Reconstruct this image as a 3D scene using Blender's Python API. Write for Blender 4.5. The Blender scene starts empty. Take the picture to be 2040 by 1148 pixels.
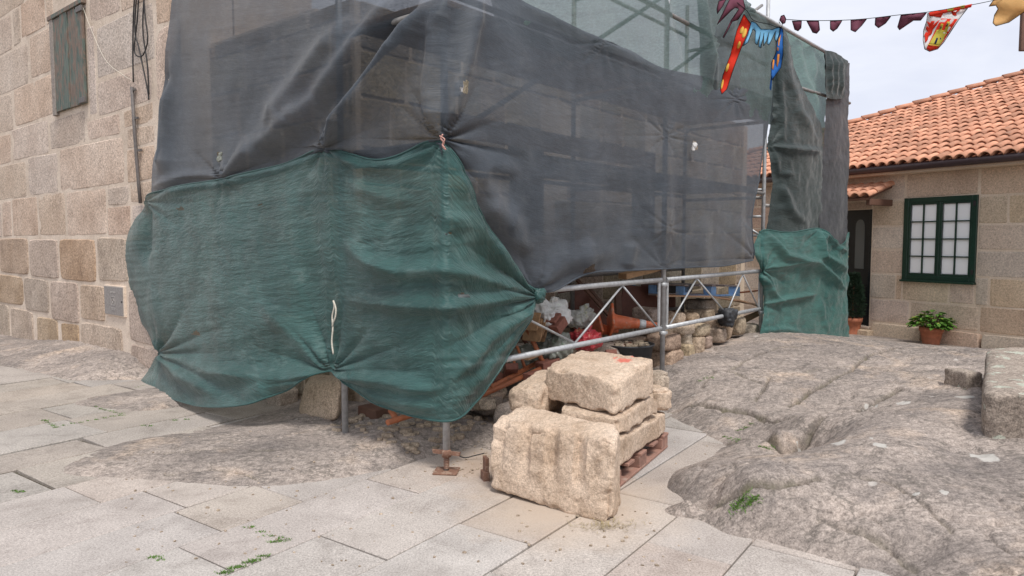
import bpy, bmesh, math, random
import numpy as np
from mathutils import Vector, Matrix

sc = bpy.context.scene
col = sc.collection
# ------------------------------------------------------------------ camera
F, CX, CY, CAMH = 1420.0, 1020.0, 574.0, 1.55
TH = math.atan(94 / 1420)
cam = bpy.data.cameras.new('camera'); cam_o = bpy.data.objects.new('camera', cam); col.objects.link(cam_o)
cam.sensor_width = 36; cam.lens = F / 2040 * 36; cam.clip_end = 1000; cam.clip_start = .05
cam_o.location = (0, 0, CAMH); cam_o.rotation_euler = (math.pi / 2 - TH, 0, 0)
sc.camera = cam_o
# ------------------------------------------------------------------ sky, sun, exposure
SUN_EL, SUN_AZ = math.radians(60), math.radians(158)      # azimuth from +Y, clockwise
world = bpy.data.worlds.new('World'); sc.world = world; world.use_nodes = True
wt = world.node_tree; wt.nodes.clear()
def wn(t, **k):
    n = wt.nodes.new(t)
    for a, b in k.items(): setattr(n, a, b)
    return n
sky = wn('ShaderNodeTexSky', sky_type='NISHITA', sun_disc=False, sun_elevation=SUN_EL, sun_rotation=SUN_AZ)
tc = wn('ShaderNodeTexCoord')
mp = wn('ShaderNodeMapping'); mp.inputs['Scale'].default_value = (1.0, 1.0, 3.2)
nz = wn('ShaderNodeTexNoise'); nz.inputs['Scale'].default_value = 2.6; nz.inputs['Detail'].default_value = 7; nz.inputs['Roughness'].default_value = .55
nz.inputs['Distortion'].default_value = .5
rp = wn('ShaderNodeValToRGB')
rp.color_ramp.elements[0].position = .36; rp.color_ramp.elements[0].color = (3.75, 3.87, 4.4, 1)
rp.color_ramp.elements[1].position = .62; rp.color_ramp.elements[1].color = (4.6, 4.65, 4.95, 1)
mx = wn('ShaderNodeMix', data_type='RGBA'); mx.inputs['Factor'].default_value = .93
bgd = wn('ShaderNodeBackground'); bgd.inputs['Strength'].default_value = .1
wo = wn('ShaderNodeOutputWorld')
L = wt.links.new
L(tc.outputs['Generated'], mp.inputs['Vector']); L(mp.outputs['Vector'], nz.inputs['Vector']); L(nz.outputs['Fac'], rp.inputs['Fac'])
L(sky.outputs['Color'], mx.inputs['A']); L(rp.outputs['Color'], mx.inputs['B']); L(mx.outputs['Result'], bgd.inputs['Color'])
L(bgd.outputs['Background'], wo.inputs['Surface'])
sun = bpy.data.lights.new('sun', 'SUN'); sun.energy = 1.5; sun.angle = math.radians(16); sun.color = (1, .96, .9)
sun_o = bpy.data.objects.new('sun', sun); col.objects.link(sun_o)
sdir = Vector((math.sin(SUN_AZ) * math.cos(SUN_EL), math.cos(SUN_AZ) * math.cos(SUN_EL), math.sin(SUN_EL)))
sun_o.rotation_euler = sdir.to_track_quat('Z', 'Y').to_euler(); sun_o.location = sdir * 30
vs = sc.view_settings
vs.view_transform = 'Standard'; vs.look = 'None'; vs.exposure = 1.12; vs.gamma = 1; vs.use_curve_mapping = False
sc.cycles.transparent_max_bounces = 16; sc.cycles.max_bounces = 6

# ------------------------------------------------------------------ picking points: a pixel of the photograph put at a real distance
def ray(px, py):
    x = (px - CX) / F; y = -(py - CY) / F
    return np.array([x, math.cos(TH) + y * math.sin(TH), -math.sin(TH) + y * math.cos(TH)])
CAM = np.array([0, 0, CAMH])
def on_z(px, py, z=0.0):
    d = ray(px, py); return CAM + d * ((z - CAMH) / d[2])
def at_y(px, py, Y):
    d = ray(px, py); return CAM + d * (Y / d[1])
def on_plane(px, py, P, n):
    d = ray(px, py); return CAM + d * (np.dot(np.asarray(P) - CAM, n) / np.dot(d, n))
def proj(p):
    p = np.asarray(p) - CAM
    f = p[1] * math.cos(TH) - p[2] * math.sin(TH); u = p[1] * math.sin(TH) + p[2] * math.cos(TH)
    return CX + F * p[0] / f, CY - F * u / f

# ------------------------------------------------------------------ numpy noise
def _hash(ix, iy, iz, seed):
    h = (ix * 374761393 + iy * 668265263 + iz * 2147483647 + seed * 144665) & 0xffffffff
    h = ((h ^ (h >> 13)) * 1274126177) & 0xffffffff
    h = (h ^ (h >> 16)) & 0xffffffff
    h = (h * 2246822519) & 0xffffffff
    h = h ^ (h >> 15)
    return (h & 0xffffff) / float(0xffffff) * 2 - 1
def vnoise(p, seed=0):
    p = np.asarray(p, dtype=np.float64); i = np.floor(p).astype(np.int64); f = p - i
    f = f * f * f * (f * (f * 6 - 15) + 10); r = 0
    for dx in (0, 1):
        wx = f[:, 0] if dx else 1 - f[:, 0]
        for dy in (0, 1):
            wy = f[:, 1] if dy else 1 - f[:, 1]
            for dz in (0, 1):
                wz = f[:, 2] if dz else 1 - f[:, 2]
                r = r + wx * wy * wz * _hash(i[:, 0] + dx, i[:, 1] + dy, i[:, 2] + dz, seed)
    return r
def fbm(p, seed=0, octv=4, gain=.5, lac=2.03):
    p = np.asarray(p, dtype=np.float64); a, s, r = 1.0, 0.0, 0
    for k in range(octv):
        r = r + a * vnoise(p, seed + 17 * k); s += a; a *= gain; p = p * lac + 3.7
    return r / s

# ------------------------------------------------------------------ objects
def tag(o, label=None, cat=None, group=None, kind=None):
    if label: o['label'] = label
    if cat: o['category'] = cat
    if group: o['group'] = group
    if kind: o['kind'] = kind
    return o
def link(name, me, mat=None, parent=None):
    o = bpy.data.objects.new(name, me); col.objects.link(o)
    if mat is not None and me is not None:
        for m in (mat if isinstance(mat, (list, tuple)) else [mat]): me.materials.append(m)
    if parent is not None:
        o.parent = parent
        o.matrix_parent_inverse = Matrix.Translation(-root_loc(parent))
    return o
def root_loc(o):
    v = Vector((0, 0, 0)); q = o
    while q is not None and q.type == 'EMPTY':
        v += q.location; q = q.parent
    return v
def empty(name, loc, label=None, cat=None, group=None, kind=None, parent=None):
    o = bpy.data.objects.new(name, None); col.objects.link(o); o.empty_display_size = .1
    if parent is not None: o.parent = parent; o.location = Vector(loc) - root_loc(parent)
    else: o.location = loc
    return tag(o, label, cat, group, kind)
def mesh_np(name, V, Fc, smooth=False, uv=None, sharp=0):
    me = bpy.data.meshes.new(name)
    me.from_pydata([tuple(map(float, v)) for v in V], [], [tuple(map(int, f)) for f in Fc])
    if smooth: me.polygons.foreach_set('use_smooth', [True] * len(me.polygons))
    if uv is not None:
        l = me.uv_layers.new(name='UVMap'); li = np.empty(len(me.loops), dtype=np.int32); me.loops.foreach_get('vertex_index', li)
        l.data.foreach_set('uv', np.asarray(uv, dtype=np.float32)[li].ravel())
    me.update()
    if smooth and sharp: me.set_sharp_from_angle(angle=math.radians(sharp))
    return me
def grid_mesh(name, P, smooth=True, uv=None):
    nv, nu = P.shape[:2]
    V = P.reshape(-1, 3); i = np.arange(nv * nu).reshape(nv, nu)
    Q = np.stack([i[:-1, :-1], i[1:, :-1], i[1:, 1:], i[:-1, 1:]], -1).reshape(-1, 4)
    me = bpy.data.meshes.new(name)
    me.vertices.add(len(V)); me.vertices.foreach_set('co', V.astype(np.float32).ravel())
    me.loops.add(Q.size); me.loops.foreach_set('vertex_index', Q.astype(np.int32).ravel())
    me.polygons.add(len(Q)); me.polygons.foreach_set('loop_start', np.arange(0, Q.size, 4, dtype=np.int32))
    me.polygons.foreach_set('loop_total', np.full(len(Q), 4, dtype=np.int32))
    me.polygons.foreach_set('use_smooth', np.full(len(Q), smooth))
    if uv is not None:
        l = me.uv_layers.new(name='UVMap'); l.data.foreach_set('uv', uv.reshape(-1, 2)[Q.ravel()].astype(np.float32).ravel())
    me.update(calc_edges=True); me.validate(); return me
class MB:
    """collects simple solids into one mesh"""
    def __init__(s): s.v = []; s.f = []; s.sm = []
    def add(s, V, Fc, smooth=False):
        b = len(s.v); s.v += [tuple(map(float, v)) for v in V]; s.f += [tuple(int(i) + b for i in f) for f in Fc]; s.sm += [smooth] * len(Fc); return s
    def box(s, c, ex, ey, ez):
        """c centre, ex ey ez half-extent vectors"""
        c, ex, ey, ez = map(np.asarray, (c, ex, ey, ez))
        V = [c + a * ex + b * ey + d * ez for a in (-1, 1) for b in (-1, 1) for d in (-1, 1)]
        Fc = [(0, 1, 3, 2), (4, 6, 7, 5), (0, 4, 5, 1), (2, 3, 7, 6), (0, 2, 6, 4), (1, 5, 7, 3)]
        if np.dot(np.cross(ex, ey), ez) < 0: Fc = [f[::-1] for f in Fc]
        return s.add(V, Fc)
    def tube(s, pts, r, seg=10, cap=True):
        pts = [np.asarray(p, dtype=float) for p in pts]; n = len(pts); R = r if hasattr(r, '__len__') else [r] * n
        V = []; Fc = []; up = None
        for i, p in enumerate(pts):
            d = pts[min(i + 1, n - 1)] - pts[max(i - 1, 0)]; d = d / (np.linalg.norm(d) + 1e-9)
            if up is None: up = np.array([0, 0, 1.]) if abs(d[2]) < .9 else np.array([1., 0, 0])
            a = np.cross(d, up); a /= np.linalg.norm(a) + 1e-9; b = np.cross(a, d); up = b
            for k in range(seg):
                t = 2 * math.pi * k / seg; V.append(p + R[i] * (math.cos(t) * a + math.sin(t) * b))
        for i in range(n - 1):
            for k in range(seg):
                k2 = (k + 1) % seg; Fc.append((i * seg + k, i * seg + k2, (i + 1) * seg + k2, (i + 1) * seg + k))
        s.add(V, [f[::-1] for f in Fc], True)
        if cap:
            b = len(s.v) - len(V); s.f += [tuple(b + k for k in range(seg)), tuple(b + (n - 1) * seg + k for k in range(seg))[::-1]]; s.sm += [False, False]
        return s
    def lathe(s, c, prof, seg=24, axis=(0, 0, 1)):
        c = np.asarray(c, dtype=float); d = np.asarray(axis, dtype=float); d /= np.linalg.norm(d)
        q = np.array([1., 0, 0]) if abs(d[0]) < .8 else np.array([0, 1., 0]); a = np.cross(d, q); a /= np.linalg.norm(a); b = np.cross(d, a)
        V = []; Fc = []
        for r, h in prof:
            for k in range(seg):
                t = 2 * math.pi * k / seg; V.append(c + d * h + r * (math.cos(t) * a + math.sin(t) * b))
        for i in range(len(prof) - 1):
            for k in range(seg):
                k2 = (k + 1) % seg; Fc.append((i * seg + k, i * seg + k2, (i + 1) * seg + k2, (i + 1) * seg + k))
        return s.add(V, Fc, True)
    def mesh(s, name, bevel=0):
        me = bpy.data.meshes.new(name); me.from_pydata(s.v, [], s.f)
        me.polygons.foreach_set('use_smooth', s.sm)
        if bevel:
            bm = bmesh.new(); bm.from_mesh(me)
            bmesh.ops.bevel(bm, geom=bm.edges[:], offset=bevel, segments=1, affect='EDGES', clamp_overlap=True)
            bm.to_mesh(me); bm.free()
        me.update(); return me
    def build(s, name, mat, parent=None, bevel=0): return link(name, s.mesh(name, bevel), mat, parent)

def cube_sphere(n):
    g = np.linspace(-1, 1, n + 1); V = []; Fc = []
    for ax in range(3):
        for sg in (-1, 1):
            b = len(V)
            for i in range(n + 1):
                for j in range(n + 1):
                    p = [0, 0, 0]; p[ax] = sg; p[(ax + 1) % 3] = g[i]; p[(ax + 2) % 3] = g[j]; V.append(p)
            for i in range(n):
                for j in range(n):
                    q = [b + i * (n + 1) + j, b + (i + 1) * (n + 1) + j, b + (i + 1) * (n + 1) + j + 1, b + i * (n + 1) + j + 1]
                    Fc.append(q if sg > 0 else q[::-1])
    V = np.array(V); key = np.round(V * 1000).astype(int); _, idx, inv = np.unique(key, axis=0, return_index=True, return_inverse=True)
    inv = np.asarray(inv).ravel()
    return V[idx], inv[np.array(Fc)]
_cs = {}
def lump(corners, n=10, k=9, amp=.02, freq=4, seed=0, octv=4, extra=None, chip=0.0):
    """rounded, uneven block. corners: 8 points, bottom ring (4) then top ring (4)"""
    if n not in _cs: _cs[n] = cube_sphere(n)
    p, Fc = _cs[n]
    q = p / (np.abs(p) ** k).sum(1, keepdims=True) ** (1 / k)
    C = np.asarray(corners, dtype=float); t = (q + 1) / 2
    def bil(c, a, b): return c[0] * (1 - a) * (1 - b) + c[1] * a * (1 - b) + c[2] * a * b + c[3] * (1 - a) * b
    a, b, w = t[:, :1], t[:, 1:2], t[:, 2:3]
    V = bil(C[:4], a, b) * (1 - w) + bil(C[4:], a, b) * w
    nrm = V - C.mean(0); nrm = q / np.linalg.norm(q, axis=1, keepdims=True)
    ex = C[1] - C[0]; ey = C[3] - C[0]; ez = C[4] - C[0]
    nrm = nrm[:, :1] * ex / np.linalg.norm(ex) + nrm[:, 1:2] * ey / np.linalg.norm(ey) + nrm[:, 2:] * ez / np.linalg.norm(ez)
    d = amp * fbm(V * freq + seed * 7.3, seed, octv) + amp * .5 * fbm(V * freq * 4 + seed, seed + 5, 3)
    if chip:
        e2 = np.sort(np.abs(p), axis=1)[:, 1]; d = d - chip * np.clip((e2 - .62) / .38, 0, 1) ** 2 * np.clip(fbm(V * 9 + seed, seed + 9, 3) * 1.6 + .25, 0, 1)
    V = V + nrm * d[:, None]
    if extra is not None: V = extra(V, q, nrm)
    return V, Fc
def lump_box(c, ex, ey, ez):
    c, ex, ey, ez = map(np.asarray, (c, ex, ey, ez))
    return [c - ex - ey - ez, c + ex - ey - ez, c + ex + ey - ez, c - ex + ey - ez, c - ex - ey + ez, c + ex - ey + ez, c + ex + ey + ez, c - ex + ey + ez]
def lump_obj(name, corners, mat, parent=None, sharp=38, **k):
    V, Fc = lump(corners, **k); return link(name, mesh_np(name, V, Fc, True, sharp=sharp), mat, parent)
def tubes(name, pts, r, mat, parent=None, seg=10): return MB().tube(pts, r, seg).build(name, mat, parent)
def spline(pts, n):
    """Catmull-Rom through pts"""
    P = np.asarray(pts, dtype=float); P = np.vstack([2 * P[0] - P[1], P, 2 * P[-1] - P[-2]])
    m = len(P) - 3; out = []
    for x in np.linspace(0, m, n):
        i = min(int(x), m - 1); t = x - i; a, b, c, d = P[i:i + 4]
        out.append(.5 * (2 * b + (c - a) * t + (2 * a - 5 * b + 4 * c - d) * t * t + (3 * b - a - 3 * c + d) * t ** 3))
    return np.array(out)
# ------------------------------------------------------------------ materials
class NT:
    def __init__(s, name):
        s.m = bpy.data.materials.new(name); s.m.use_nodes = True; s.t = s.m.node_tree; s.t.nodes.clear()
        s.out = s.t.nodes.new('ShaderNodeOutputMaterial')
    def n(s, typ, ins=None, **props):
        x = s.t.nodes.new('ShaderNode' + typ)
        for k, v in props.items(): setattr(x, k, v)
        for k, v in (ins or {}).items():
            if hasattr(v, 'is_linked') or isinstance(v, bpy.types.NodeSocket): s.t.links.new(v, x.inputs[k])
            else: x.inputs[k].default_value = v
        return x
    def ramp(s, fac, stops):
        r = s.n('ValToRGB', {'Fac': fac}); e = r.color_ramp.elements
        while len(e) < len(stops): e.new(.5)
        for q, (p, c) in zip(e, stops): q.position = p; q.color = (*c, 1) if len(c) == 3 else c
        return r.outputs['Color']
    def noise(s, vec, scale, detail=4, rough=.5, dist=0):
        return s.n('TexNoise', {'Vector': vec, 'Scale': scale, 'Detail': detail, 'Roughness': rough, 'Distortion': dist}).outputs['Fac']
    def mix(s, fac, a, b, mode='MIX'):
        x = s.n('Mix', data_type='RGBA', blend_type=mode)
        for k, v in (('Factor', fac), ('A', a), ('B', b)):
            i = [q for q in x.inputs if q.name == k and q.type == ('VALUE' if k == 'Factor' else 'RGBA')][0]
            if isinstance(v, bpy.types.NodeSocket): s.t.links.new(v, i)
            else: i.default_value = v if k == 'Factor' else ((*v, 1) if len(v) == 3 else v)
        return [q for q in x.outputs if q.type == 'RGBA'][0]
    def math(s, op, a, b=0.0):
        x = s.n('Math', operation=op)
        for i, v in enumerate((a, b)):
            if isinstance(v, bpy.types.NodeSocket): s.t.links.new(v, x.inputs[i])
            else: x.inputs[i].default_value = v
        return x.outputs[0]
    def pos(s, scale=(1, 1, 1), rot=(0, 0, 0)):
        g = s.n('NewGeometry').outputs['Position']
        return s.n('Mapping', {'Vector': g, 'Scale': scale, 'Rotation': rot}).outputs['Vector']
    def rnd(s): return s.n('ObjectInfo').outputs['Random']
    def bump(s, h, strength, dist=.01): return s.n('Bump', {'Height': h, 'Strength': strength, 'Distance': dist}).outputs['Normal']
    def done(s, shader): s.t.links.new(shader, s.out.inputs['Surface']); return s.m
    def pbr(s, colour, rough=.7, normal=None, **k):
        ins = {'Base Color': colour if isinstance(colour, bpy.types.NodeSocket) else (*colour, 1), 'Roughness': rough}
        if normal is not None: ins['Normal'] = normal
        for a, b in k.items(): ins[a.replace('_', ' ')] = b
        return s.done(s.n('BsdfPrincipled', ins).outputs[0])
    def vary(s, colour, amount, hue=0.0):
        r = s.rnd()
        v = s.math('ADD', s.math('MULTIPLY', r, 2 * amount), 1 - amount)
        ins = {'Color': colour, 'Value': v}
        if hue:
            r2 = s.math('FRACT', s.math('MULTIPLY', r, 37.7)); ins['Hue'] = s.math('ADD', s.math('MULTIPLY', r2, 2 * hue), .5 - hue)
            ins['Saturation'] = s.math('ADD', s.math('MULTIPLY', s.math('FRACT', s.math('MULTIPLY', r, 91.3)), .5), .75)
        return s.n('HueSaturation', ins).outputs['Color']

def stone_mat(name, lo, hi, stain=None, speck=.35, grain=75, blotch=1.6, bump=.5, var=.12, hue=.012, stretch=(1, 1, 1), rot=(0, 0, 0), rough=.85, patch=None, bscale=28, extra=None):
    s = NT(name); p = s.pos(stretch, rot)
    c = s.ramp(s.noise(p, blotch, 6, .62), [(.3, lo), (.72, hi)])
    if stain: c = s.mix(s.ramp(s.noise(p, blotch * 2.7, 8, .65, .4), [(.5, (0, 0, 0)), (.74, (.8, .8, .8))]), c, stain)
    if patch: c = s.mix(s.ramp(s.noise(s.pos(), patch[1], 5, .55), [(patch[2], (0, 0, 0)), (patch[2] + .02, (1, 1, 1))]), c, patch[0])
    g = s.noise(p, grain, 3, .7); g2 = s.noise(p, grain * 2.6, 2, .6)
    c = s.mix(1.0, c, s.ramp(g, [(.3, (1 - speck * 1.3,) * 3), (.5, (1, 1, 1)), (.7, (1 + speck,) * 3)]), 'MULTIPLY')
    c = s.mix(1.0, c, s.ramp(g2, [(.32, (1 - speck,) * 3), (.5, (1, 1, 1)), (.7, (1 + speck * .8,) * 3)]), 'MULTIPLY')
    if var: c = s.vary(c, var, hue)
    if extra: c = extra(s, c)
    h = s.math('ADD', s.math('MULTIPLY', s.noise(p, bscale, 8, .68), .8), s.math('MULTIPLY', g, .25))
    return s.pbr(c, rough, s.bump(h, bump, .02), Specular_IOR_Level=.25)

def plain(name, c, rough=.6, var=.08, scale=18, bump=.08, metal=0.0, grime=None, **k):
    s = NT(name); p = s.pos()
    d = s.noise(p, scale, 6, .6)
    cc = s.mix(s.ramp(d, [(.35, (0, 0, 0)), (.7, (1, 1, 1))]), tuple(x * .78 for x in c), tuple(min(1, x * 1.15) for x in c))
    if grime: cc = s.mix(s.ramp(s.noise(p, scale * .6 if len(grime) < 3 else grime[2], 8, .7), [(grime[1], (0, 0, 0)), (grime[1] + .12, (.9, .9, .9))]), cc, grime[0])
    if var: cc = s.vary(cc, var)
    return s.pbr(cc, rough, s.bump(d, bump, .01) if bump else None, Metallic=metal, **k)

def net_mat(name, lo, hi, dens, transl=.25, wr=.5, sx=9.0, sy=90.0, dust_sheen=None, sheen=.3, crk=1.3, gloss=.55):
    s = NT(name); uv = s.n('UVMap').outputs['UV']
    st = s.n('Mapping', {'Vector': uv, 'Scale': (sx, sy, 1)}).outputs['Vector']
    fine = s.noise(st, 1.0, 3, .6, .0); big = s.noise(uv, 2.2, 5, .6)
    c = s.mix(s.ramp(big, [(.35, (0, 0, 0)), (.68, (1, 1, 1))]), lo, hi)
    c = s.mix(1.0, c, s.ramp(fine, [(.3, (.82, .82, .82)), (.5, (1, 1, 1)), (.72, (1.25, 1.25, 1.25))]), 'MULTIPLY')
    if dust_sheen: c = s.mix(s.ramp(s.noise(s.n('Mapping', {'Vector': uv, 'Scale': (1, 2.2, 1)}).outputs['Vector'], 3.1, 9, .75, .3), [(.52, (0, 0, 0)), (.72, (.65, .65, .65))]), c, dust_sheen)  # pale blotches: dust, and on the green net sheen painted into the colour
    h = s.math('ADD', s.math('MULTIPLY', fine, .35), s.math('MULTIPLY', s.noise(s.n('Mapping', {'Vector': uv, 'Scale': (7, 34, 1)}).outputs['Vector'], 1.3, 4, .55, .3), crk))
    nb = s.bump(h, wr, .011)
    d1 = s.n('BsdfPrincipled', {'Base Color': c, 'Roughness': gloss, 'Normal': nb, 'Specular IOR Level': .45, 'Sheen Weight': sheen, 'Sheen Roughness': .4}).outputs[0]
    d2 = s.n('BsdfTranslucent', {'Color': c, 'Normal': nb}).outputs[0]
    body = s.n('MixShader', {0: transl, 1: d1, 2: d2}).outputs[0]
    weave = s.n('Mapping', {'Vector': uv, 'Scale': (60, 240, 1)}).outputs['Vector']
    al = s.math('ADD', s.math('MULTIPLY', s.math('SUBTRACT', s.noise(weave, 1.0, 2, .6), .5), .55), dens)
    al = s.math('MINIMUM', s.math('ADD', al, s.math('MULTIPLY', s.math('SUBTRACT', big, .5), .15)), 1.0)
    tr = s.n('BsdfTransparent').outputs[0]
    return s.done(s.n('MixShader', {0: al, 1: tr, 2: body}).outputs[0])

M = {}
def _pave_extra(s, c):
    # rusty sand washed over the flags beside the jack, and dark spots of chewing gum
    def near(p, r):
        d = s.n('VectorMath', {0: s.n('NewGeometry').outputs['Position'], 1: p}, operation='DISTANCE').outputs['Value']
        e = s.math('ADD', s.math('DIVIDE', d, r), s.math('MULTIPLY', s.math('SUBTRACT', s.noise(s.pos(), 3.0, 6, .6), .5), .9))
        return s.ramp(e, [(.35, (.75, .75, .75)), (1.0, (0, 0, 0))])
    c = s.mix(near((-.05, 4.75, 0), .62), c, (.40, .30, .23))
    c = s.mix(near((.35, 4.1, 0), .75), c, (.46, .37, .29))
    v = s.n('TexVoronoi', {'Vector': s.pos(), 'Scale': 1.15, 'Randomness': 1.0}).outputs['Distance']
    sp = s.ramp(s.math('ADD', v, s.math('MULTIPLY', s.noise(s.pos(), 30, 2), .02)), [(.030, (.7, .7, .7)), (.042, (0, 0, 0))])
    return s.mix(sp, c, (.16, .145, .13))
M['paving'] = stone_mat('paving_granite', (.345, .304, .275), (.49, .438, .397), stain=(.26, .222, .197), speck=.26, grain=85, blotch=1.4, bump=.14, var=.045, hue=.006, extra=_pave_extra)
M['paving_old'] = stone_mat('old_paving_granite', (.31, .275, .245), (.42, .37, .325), stain=(.22, .19, .165), speck=.26, grain=75, blotch=1.3, bump=.25, var=.06, hue=.006)
M['dirt'] = stone_mat('joint_dirt', (.17, .14, .11), (.30, .25, .20), stain=(.10, .12, .05), speck=.4, grain=40, blotch=2.2, bump=.6, var=0)
M['joint'] = stone_mat('dark_joint_dirt', (.075, .062, .05), (.14, .118, .095), stain=(.06, .075, .03), speck=.4, grain=40, blotch=2.2, bump=.6, var=0)
M['sand'] = M['dirt']
M['rock'] = None
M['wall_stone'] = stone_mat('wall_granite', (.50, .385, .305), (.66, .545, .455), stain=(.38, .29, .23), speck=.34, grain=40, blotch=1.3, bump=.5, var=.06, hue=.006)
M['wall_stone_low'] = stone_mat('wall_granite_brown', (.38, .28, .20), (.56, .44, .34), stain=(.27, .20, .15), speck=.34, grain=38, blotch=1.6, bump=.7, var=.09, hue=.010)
M['mortar'] = stone_mat('mortar', (.60, .49, .395), (.75, .635, .53), stain=(.48, .38, .30), speck=.15, grain=60, blotch=2, bump=.35, var=0)
M['house_stone'] = stone_mat('house_granite', (.53, .41, .315), (.67, .55, .44), stain=(.44, .345, .275), speck=.22, grain=40, blotch=1.1, bump=.5, var=.07, hue=.012)
M['house_mortar'] = stone_mat('house_mortar', (.62, .50, .385), (.73, .61, .49), speck=.12, grain=60, blotch=2, bump=.3, var=0)
M['ruin_stone'] = stone_mat('ruin_granite', (.30, .23, .165), (.50, .41, .31), stain=(.20, .15, .11), speck=.3, grain=30, blotch=1.6, bump=.8, var=.2, hue=.015)
M['block'] = stone_mat('cut_granite', (.43, .315, .225), (.64, .51, .40), stain=(.33, .23, .155), speck=.22, grain=50, blotch=2.6, bump=1.0, var=.02, hue=.0, bscale=20)
def _red_mark(s, c):
    def blob(p, r):
        d = s.n('VectorMath', {0: s.pos((1, .9, 1)), 1: p}, operation='DISTANCE').outputs['Value']
        e = s.math('ADD', d, s.math('MULTIPLY', s.math('SUBTRACT', s.noise(s.pos(), 38, 3, .6), .5), .10))
        return s.ramp(e, [(r * .55, (.85, .85, .85)), (r, (0, 0, 0))])
    for p, r in RED: c = s.mix(blob(p, r), c, (.62, .13, .09))
    return c
M['step'] = stone_mat('lichened_granite', (.25, .205, .17), (.44, .37, .31), stain=(.16, .13, .105), speck=.35, grain=40, blotch=2.0, bump=.9, var=0, patch=((.46, .47, .39), 7, .60))
M['rubble'] = stone_mat('rubble_stone', (.32, .245, .185), (.50, .40, .31), stain=(.22, .165, .12), speck=.32, grain=40, blotch=2.5, bump=.85, var=.16, hue=.016)
M['river'] = stone_mat('pale_granite', (.44, .35, .27), (.56, .46, .37), stain=(.33, .26, .20), speck=.34, grain=55, blotch=2.2, bump=.5, var=.03)
M['steel'] = plain('galvanised_steel', (.46, .47, .48), .5, .05, 22, .06, .35, ((.30, .27, .24), .62))
M['steel_dark'] = plain('weathered_steel', (.27, .26, .25), .6, .05, 22, .1, .3, ((.2, .13, .09), .58))
M['rust'] = plain('rusty_iron', (.20, .105, .07), .85, .06, 40, .4, 0, ((.34, .24, .18), .52))
M['orange'] = plain('orange_paint', (.40, .13, .055), .6, .05, 26, .15, 0, ((.16, .07, .04), .57))
M['cone'] = plain('cone_orange', (.58, .14, .055), .5, 0, 16, .05, 0, ((.48, .28, .21), .52))
M['reflect'] = plain('reflective_band', (.50, .52, .54), .45, 0, 30, .05)
M['black_rubber'] = plain('black_rubber', (.035, .037, .042), .6, 0, 20, .1, 0, ((.10, .09, .085), .6))
M['boards'] = plain('brown_board', (.15, .052, .032), .55, .15, 9, .1, 0, ((.09, .04, .03), .6))
M['wood'] = plain('raw_wood', (.40, .24, .13), .75, .12, 30, .25, 0, ((.22, .13, .08), .58))
M['wood_dark'] = plain('stained_wood', (.15, .075, .05), .7, .08, 14, .2)
M['plywood'] = plain('plywood', (.36, .21, .12), .7, .08, 9, .1, 0, ((.25, .15, .09), .58))
M['pallet'] = plain('pallet_wood', (.30, .165, .125), .85, .14, 25, .3, 0, ((.36, .27, .22), .56))
M['pallet_blue'] = plain('blue_paint', (.20, .36, .62), .7, .15, 22, .2, 0, ((.34, .36, .40), .56))
M['pallet_wood2'] = plain('pallet_boards', (.24, .20, .19), .8, .12, 22, .2)
M['terracotta'] = plain('terracotta', (.42, .145, .075), .75, .04, 18, .12, 0, ((.33, .16, .10), .62))
M['soil'] = plain('soil', (.05, .035, .025), .95, 0, 60, .5)
M['brick'] = plain('brick', (.22, .085, .06), .8, .15, 40, .3)
M['bag_white'] = plain('white_plastic', (.66, .65, .64), .35, 0, 14, .3, 0, ((.40, .38, .36), .62))
M['bag_red'] = plain('red_plastic', (.36, .035, .04), .35, 0, 14, .2)
M['bag_green'] = plain('green_plastic', (.10, .48, .13), .35, 0, 14, .2)
M['bag_yellow'] = plain('yellow_plastic', (.55, .55, .10), .35, 0, 14, .2)
M['bag_wg'] = plain('printed_white_plastic', (.68, .68, .67), .35, 0, 14, .3, 0, ((.13, .45, .15), .60, 7))
M['bag_wy'] = plain('printed_yellow_plastic', (.66, .66, .62), .35, 0, 14, .3, 0, ((.50, .52, .08), .54, 7))
M['bag_rg'] = plain('red_green_plastic', (.42, .04, .05), .35, 0, 14, .2, 0, ((.12, .42, .15), .57, 6))
M['film'] = plain('grey_plastic_film', (.22, .23, .20), .35, 0, 12, .3, 0, ((.13, .20, .12), .56))
M['green_paint'] = plain('dark_green_paint', (.008, .036, .022), .4, 0, 30, .04)
M['door'] = plain('door_paint', (.008, .012, .014), .35, 0, 10, .02)
M['brass'] = plain('brass', (.62, .42, .20), .3, 0, 30, .02, .9)
M['blind'] = plain('white_blind', (.86, .88, .90), .8, 0, 3, 0)
def glassy(name, c=(.86, .88, .89), rough=.08):
    s = NT(name); return s.pbr(c, rough, None, Specular_IOR_Level=.55, Coat_Weight=.4, Coat_Roughness=.03)
M['pane'] = glassy('curtained_glass', (.95, .96, .97), .3)
M['door_glass'] = glassy('frosted_glass', (.10, .115, .115), .2)
M['gutter'] = plain('brown_gutter', (.055, .032, .034), .4, 0, 20, .03)
M['tile'] = plain('clay_tile', (.60, .29, .18), .8, .26, 11, .25, 0, ((.48, .29, .21), .60))
M['tile_dark'] = plain('clay_tile_channel', (.28, .105, .055), .85, .05, 11, .2)
M['plaque'] = plain('grey_metal_door', (.30, .275, .26), .6, 0, 40, .1, .2, ((.2, .17, .15), .6))
M['plaque_raised'] = plain('worn_metal_relief', (.42, .39, .37), .5, 0, 40, .1, .2)
M['old_wood'] = plain('grey_weathered_wood', (.30, .26, .23), .9, .05, 30, .3, 0, ((.18, .14, .12), .55))
M['cable'] = plain('black_cable', (.022, .02, .02), .6, 0, 30, .05)
M['conduit'] = plain('grey_conduit', (.13, .115, .11), .6, 0, 30, .1, 0, ((.25, .18, .14), .6))
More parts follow.
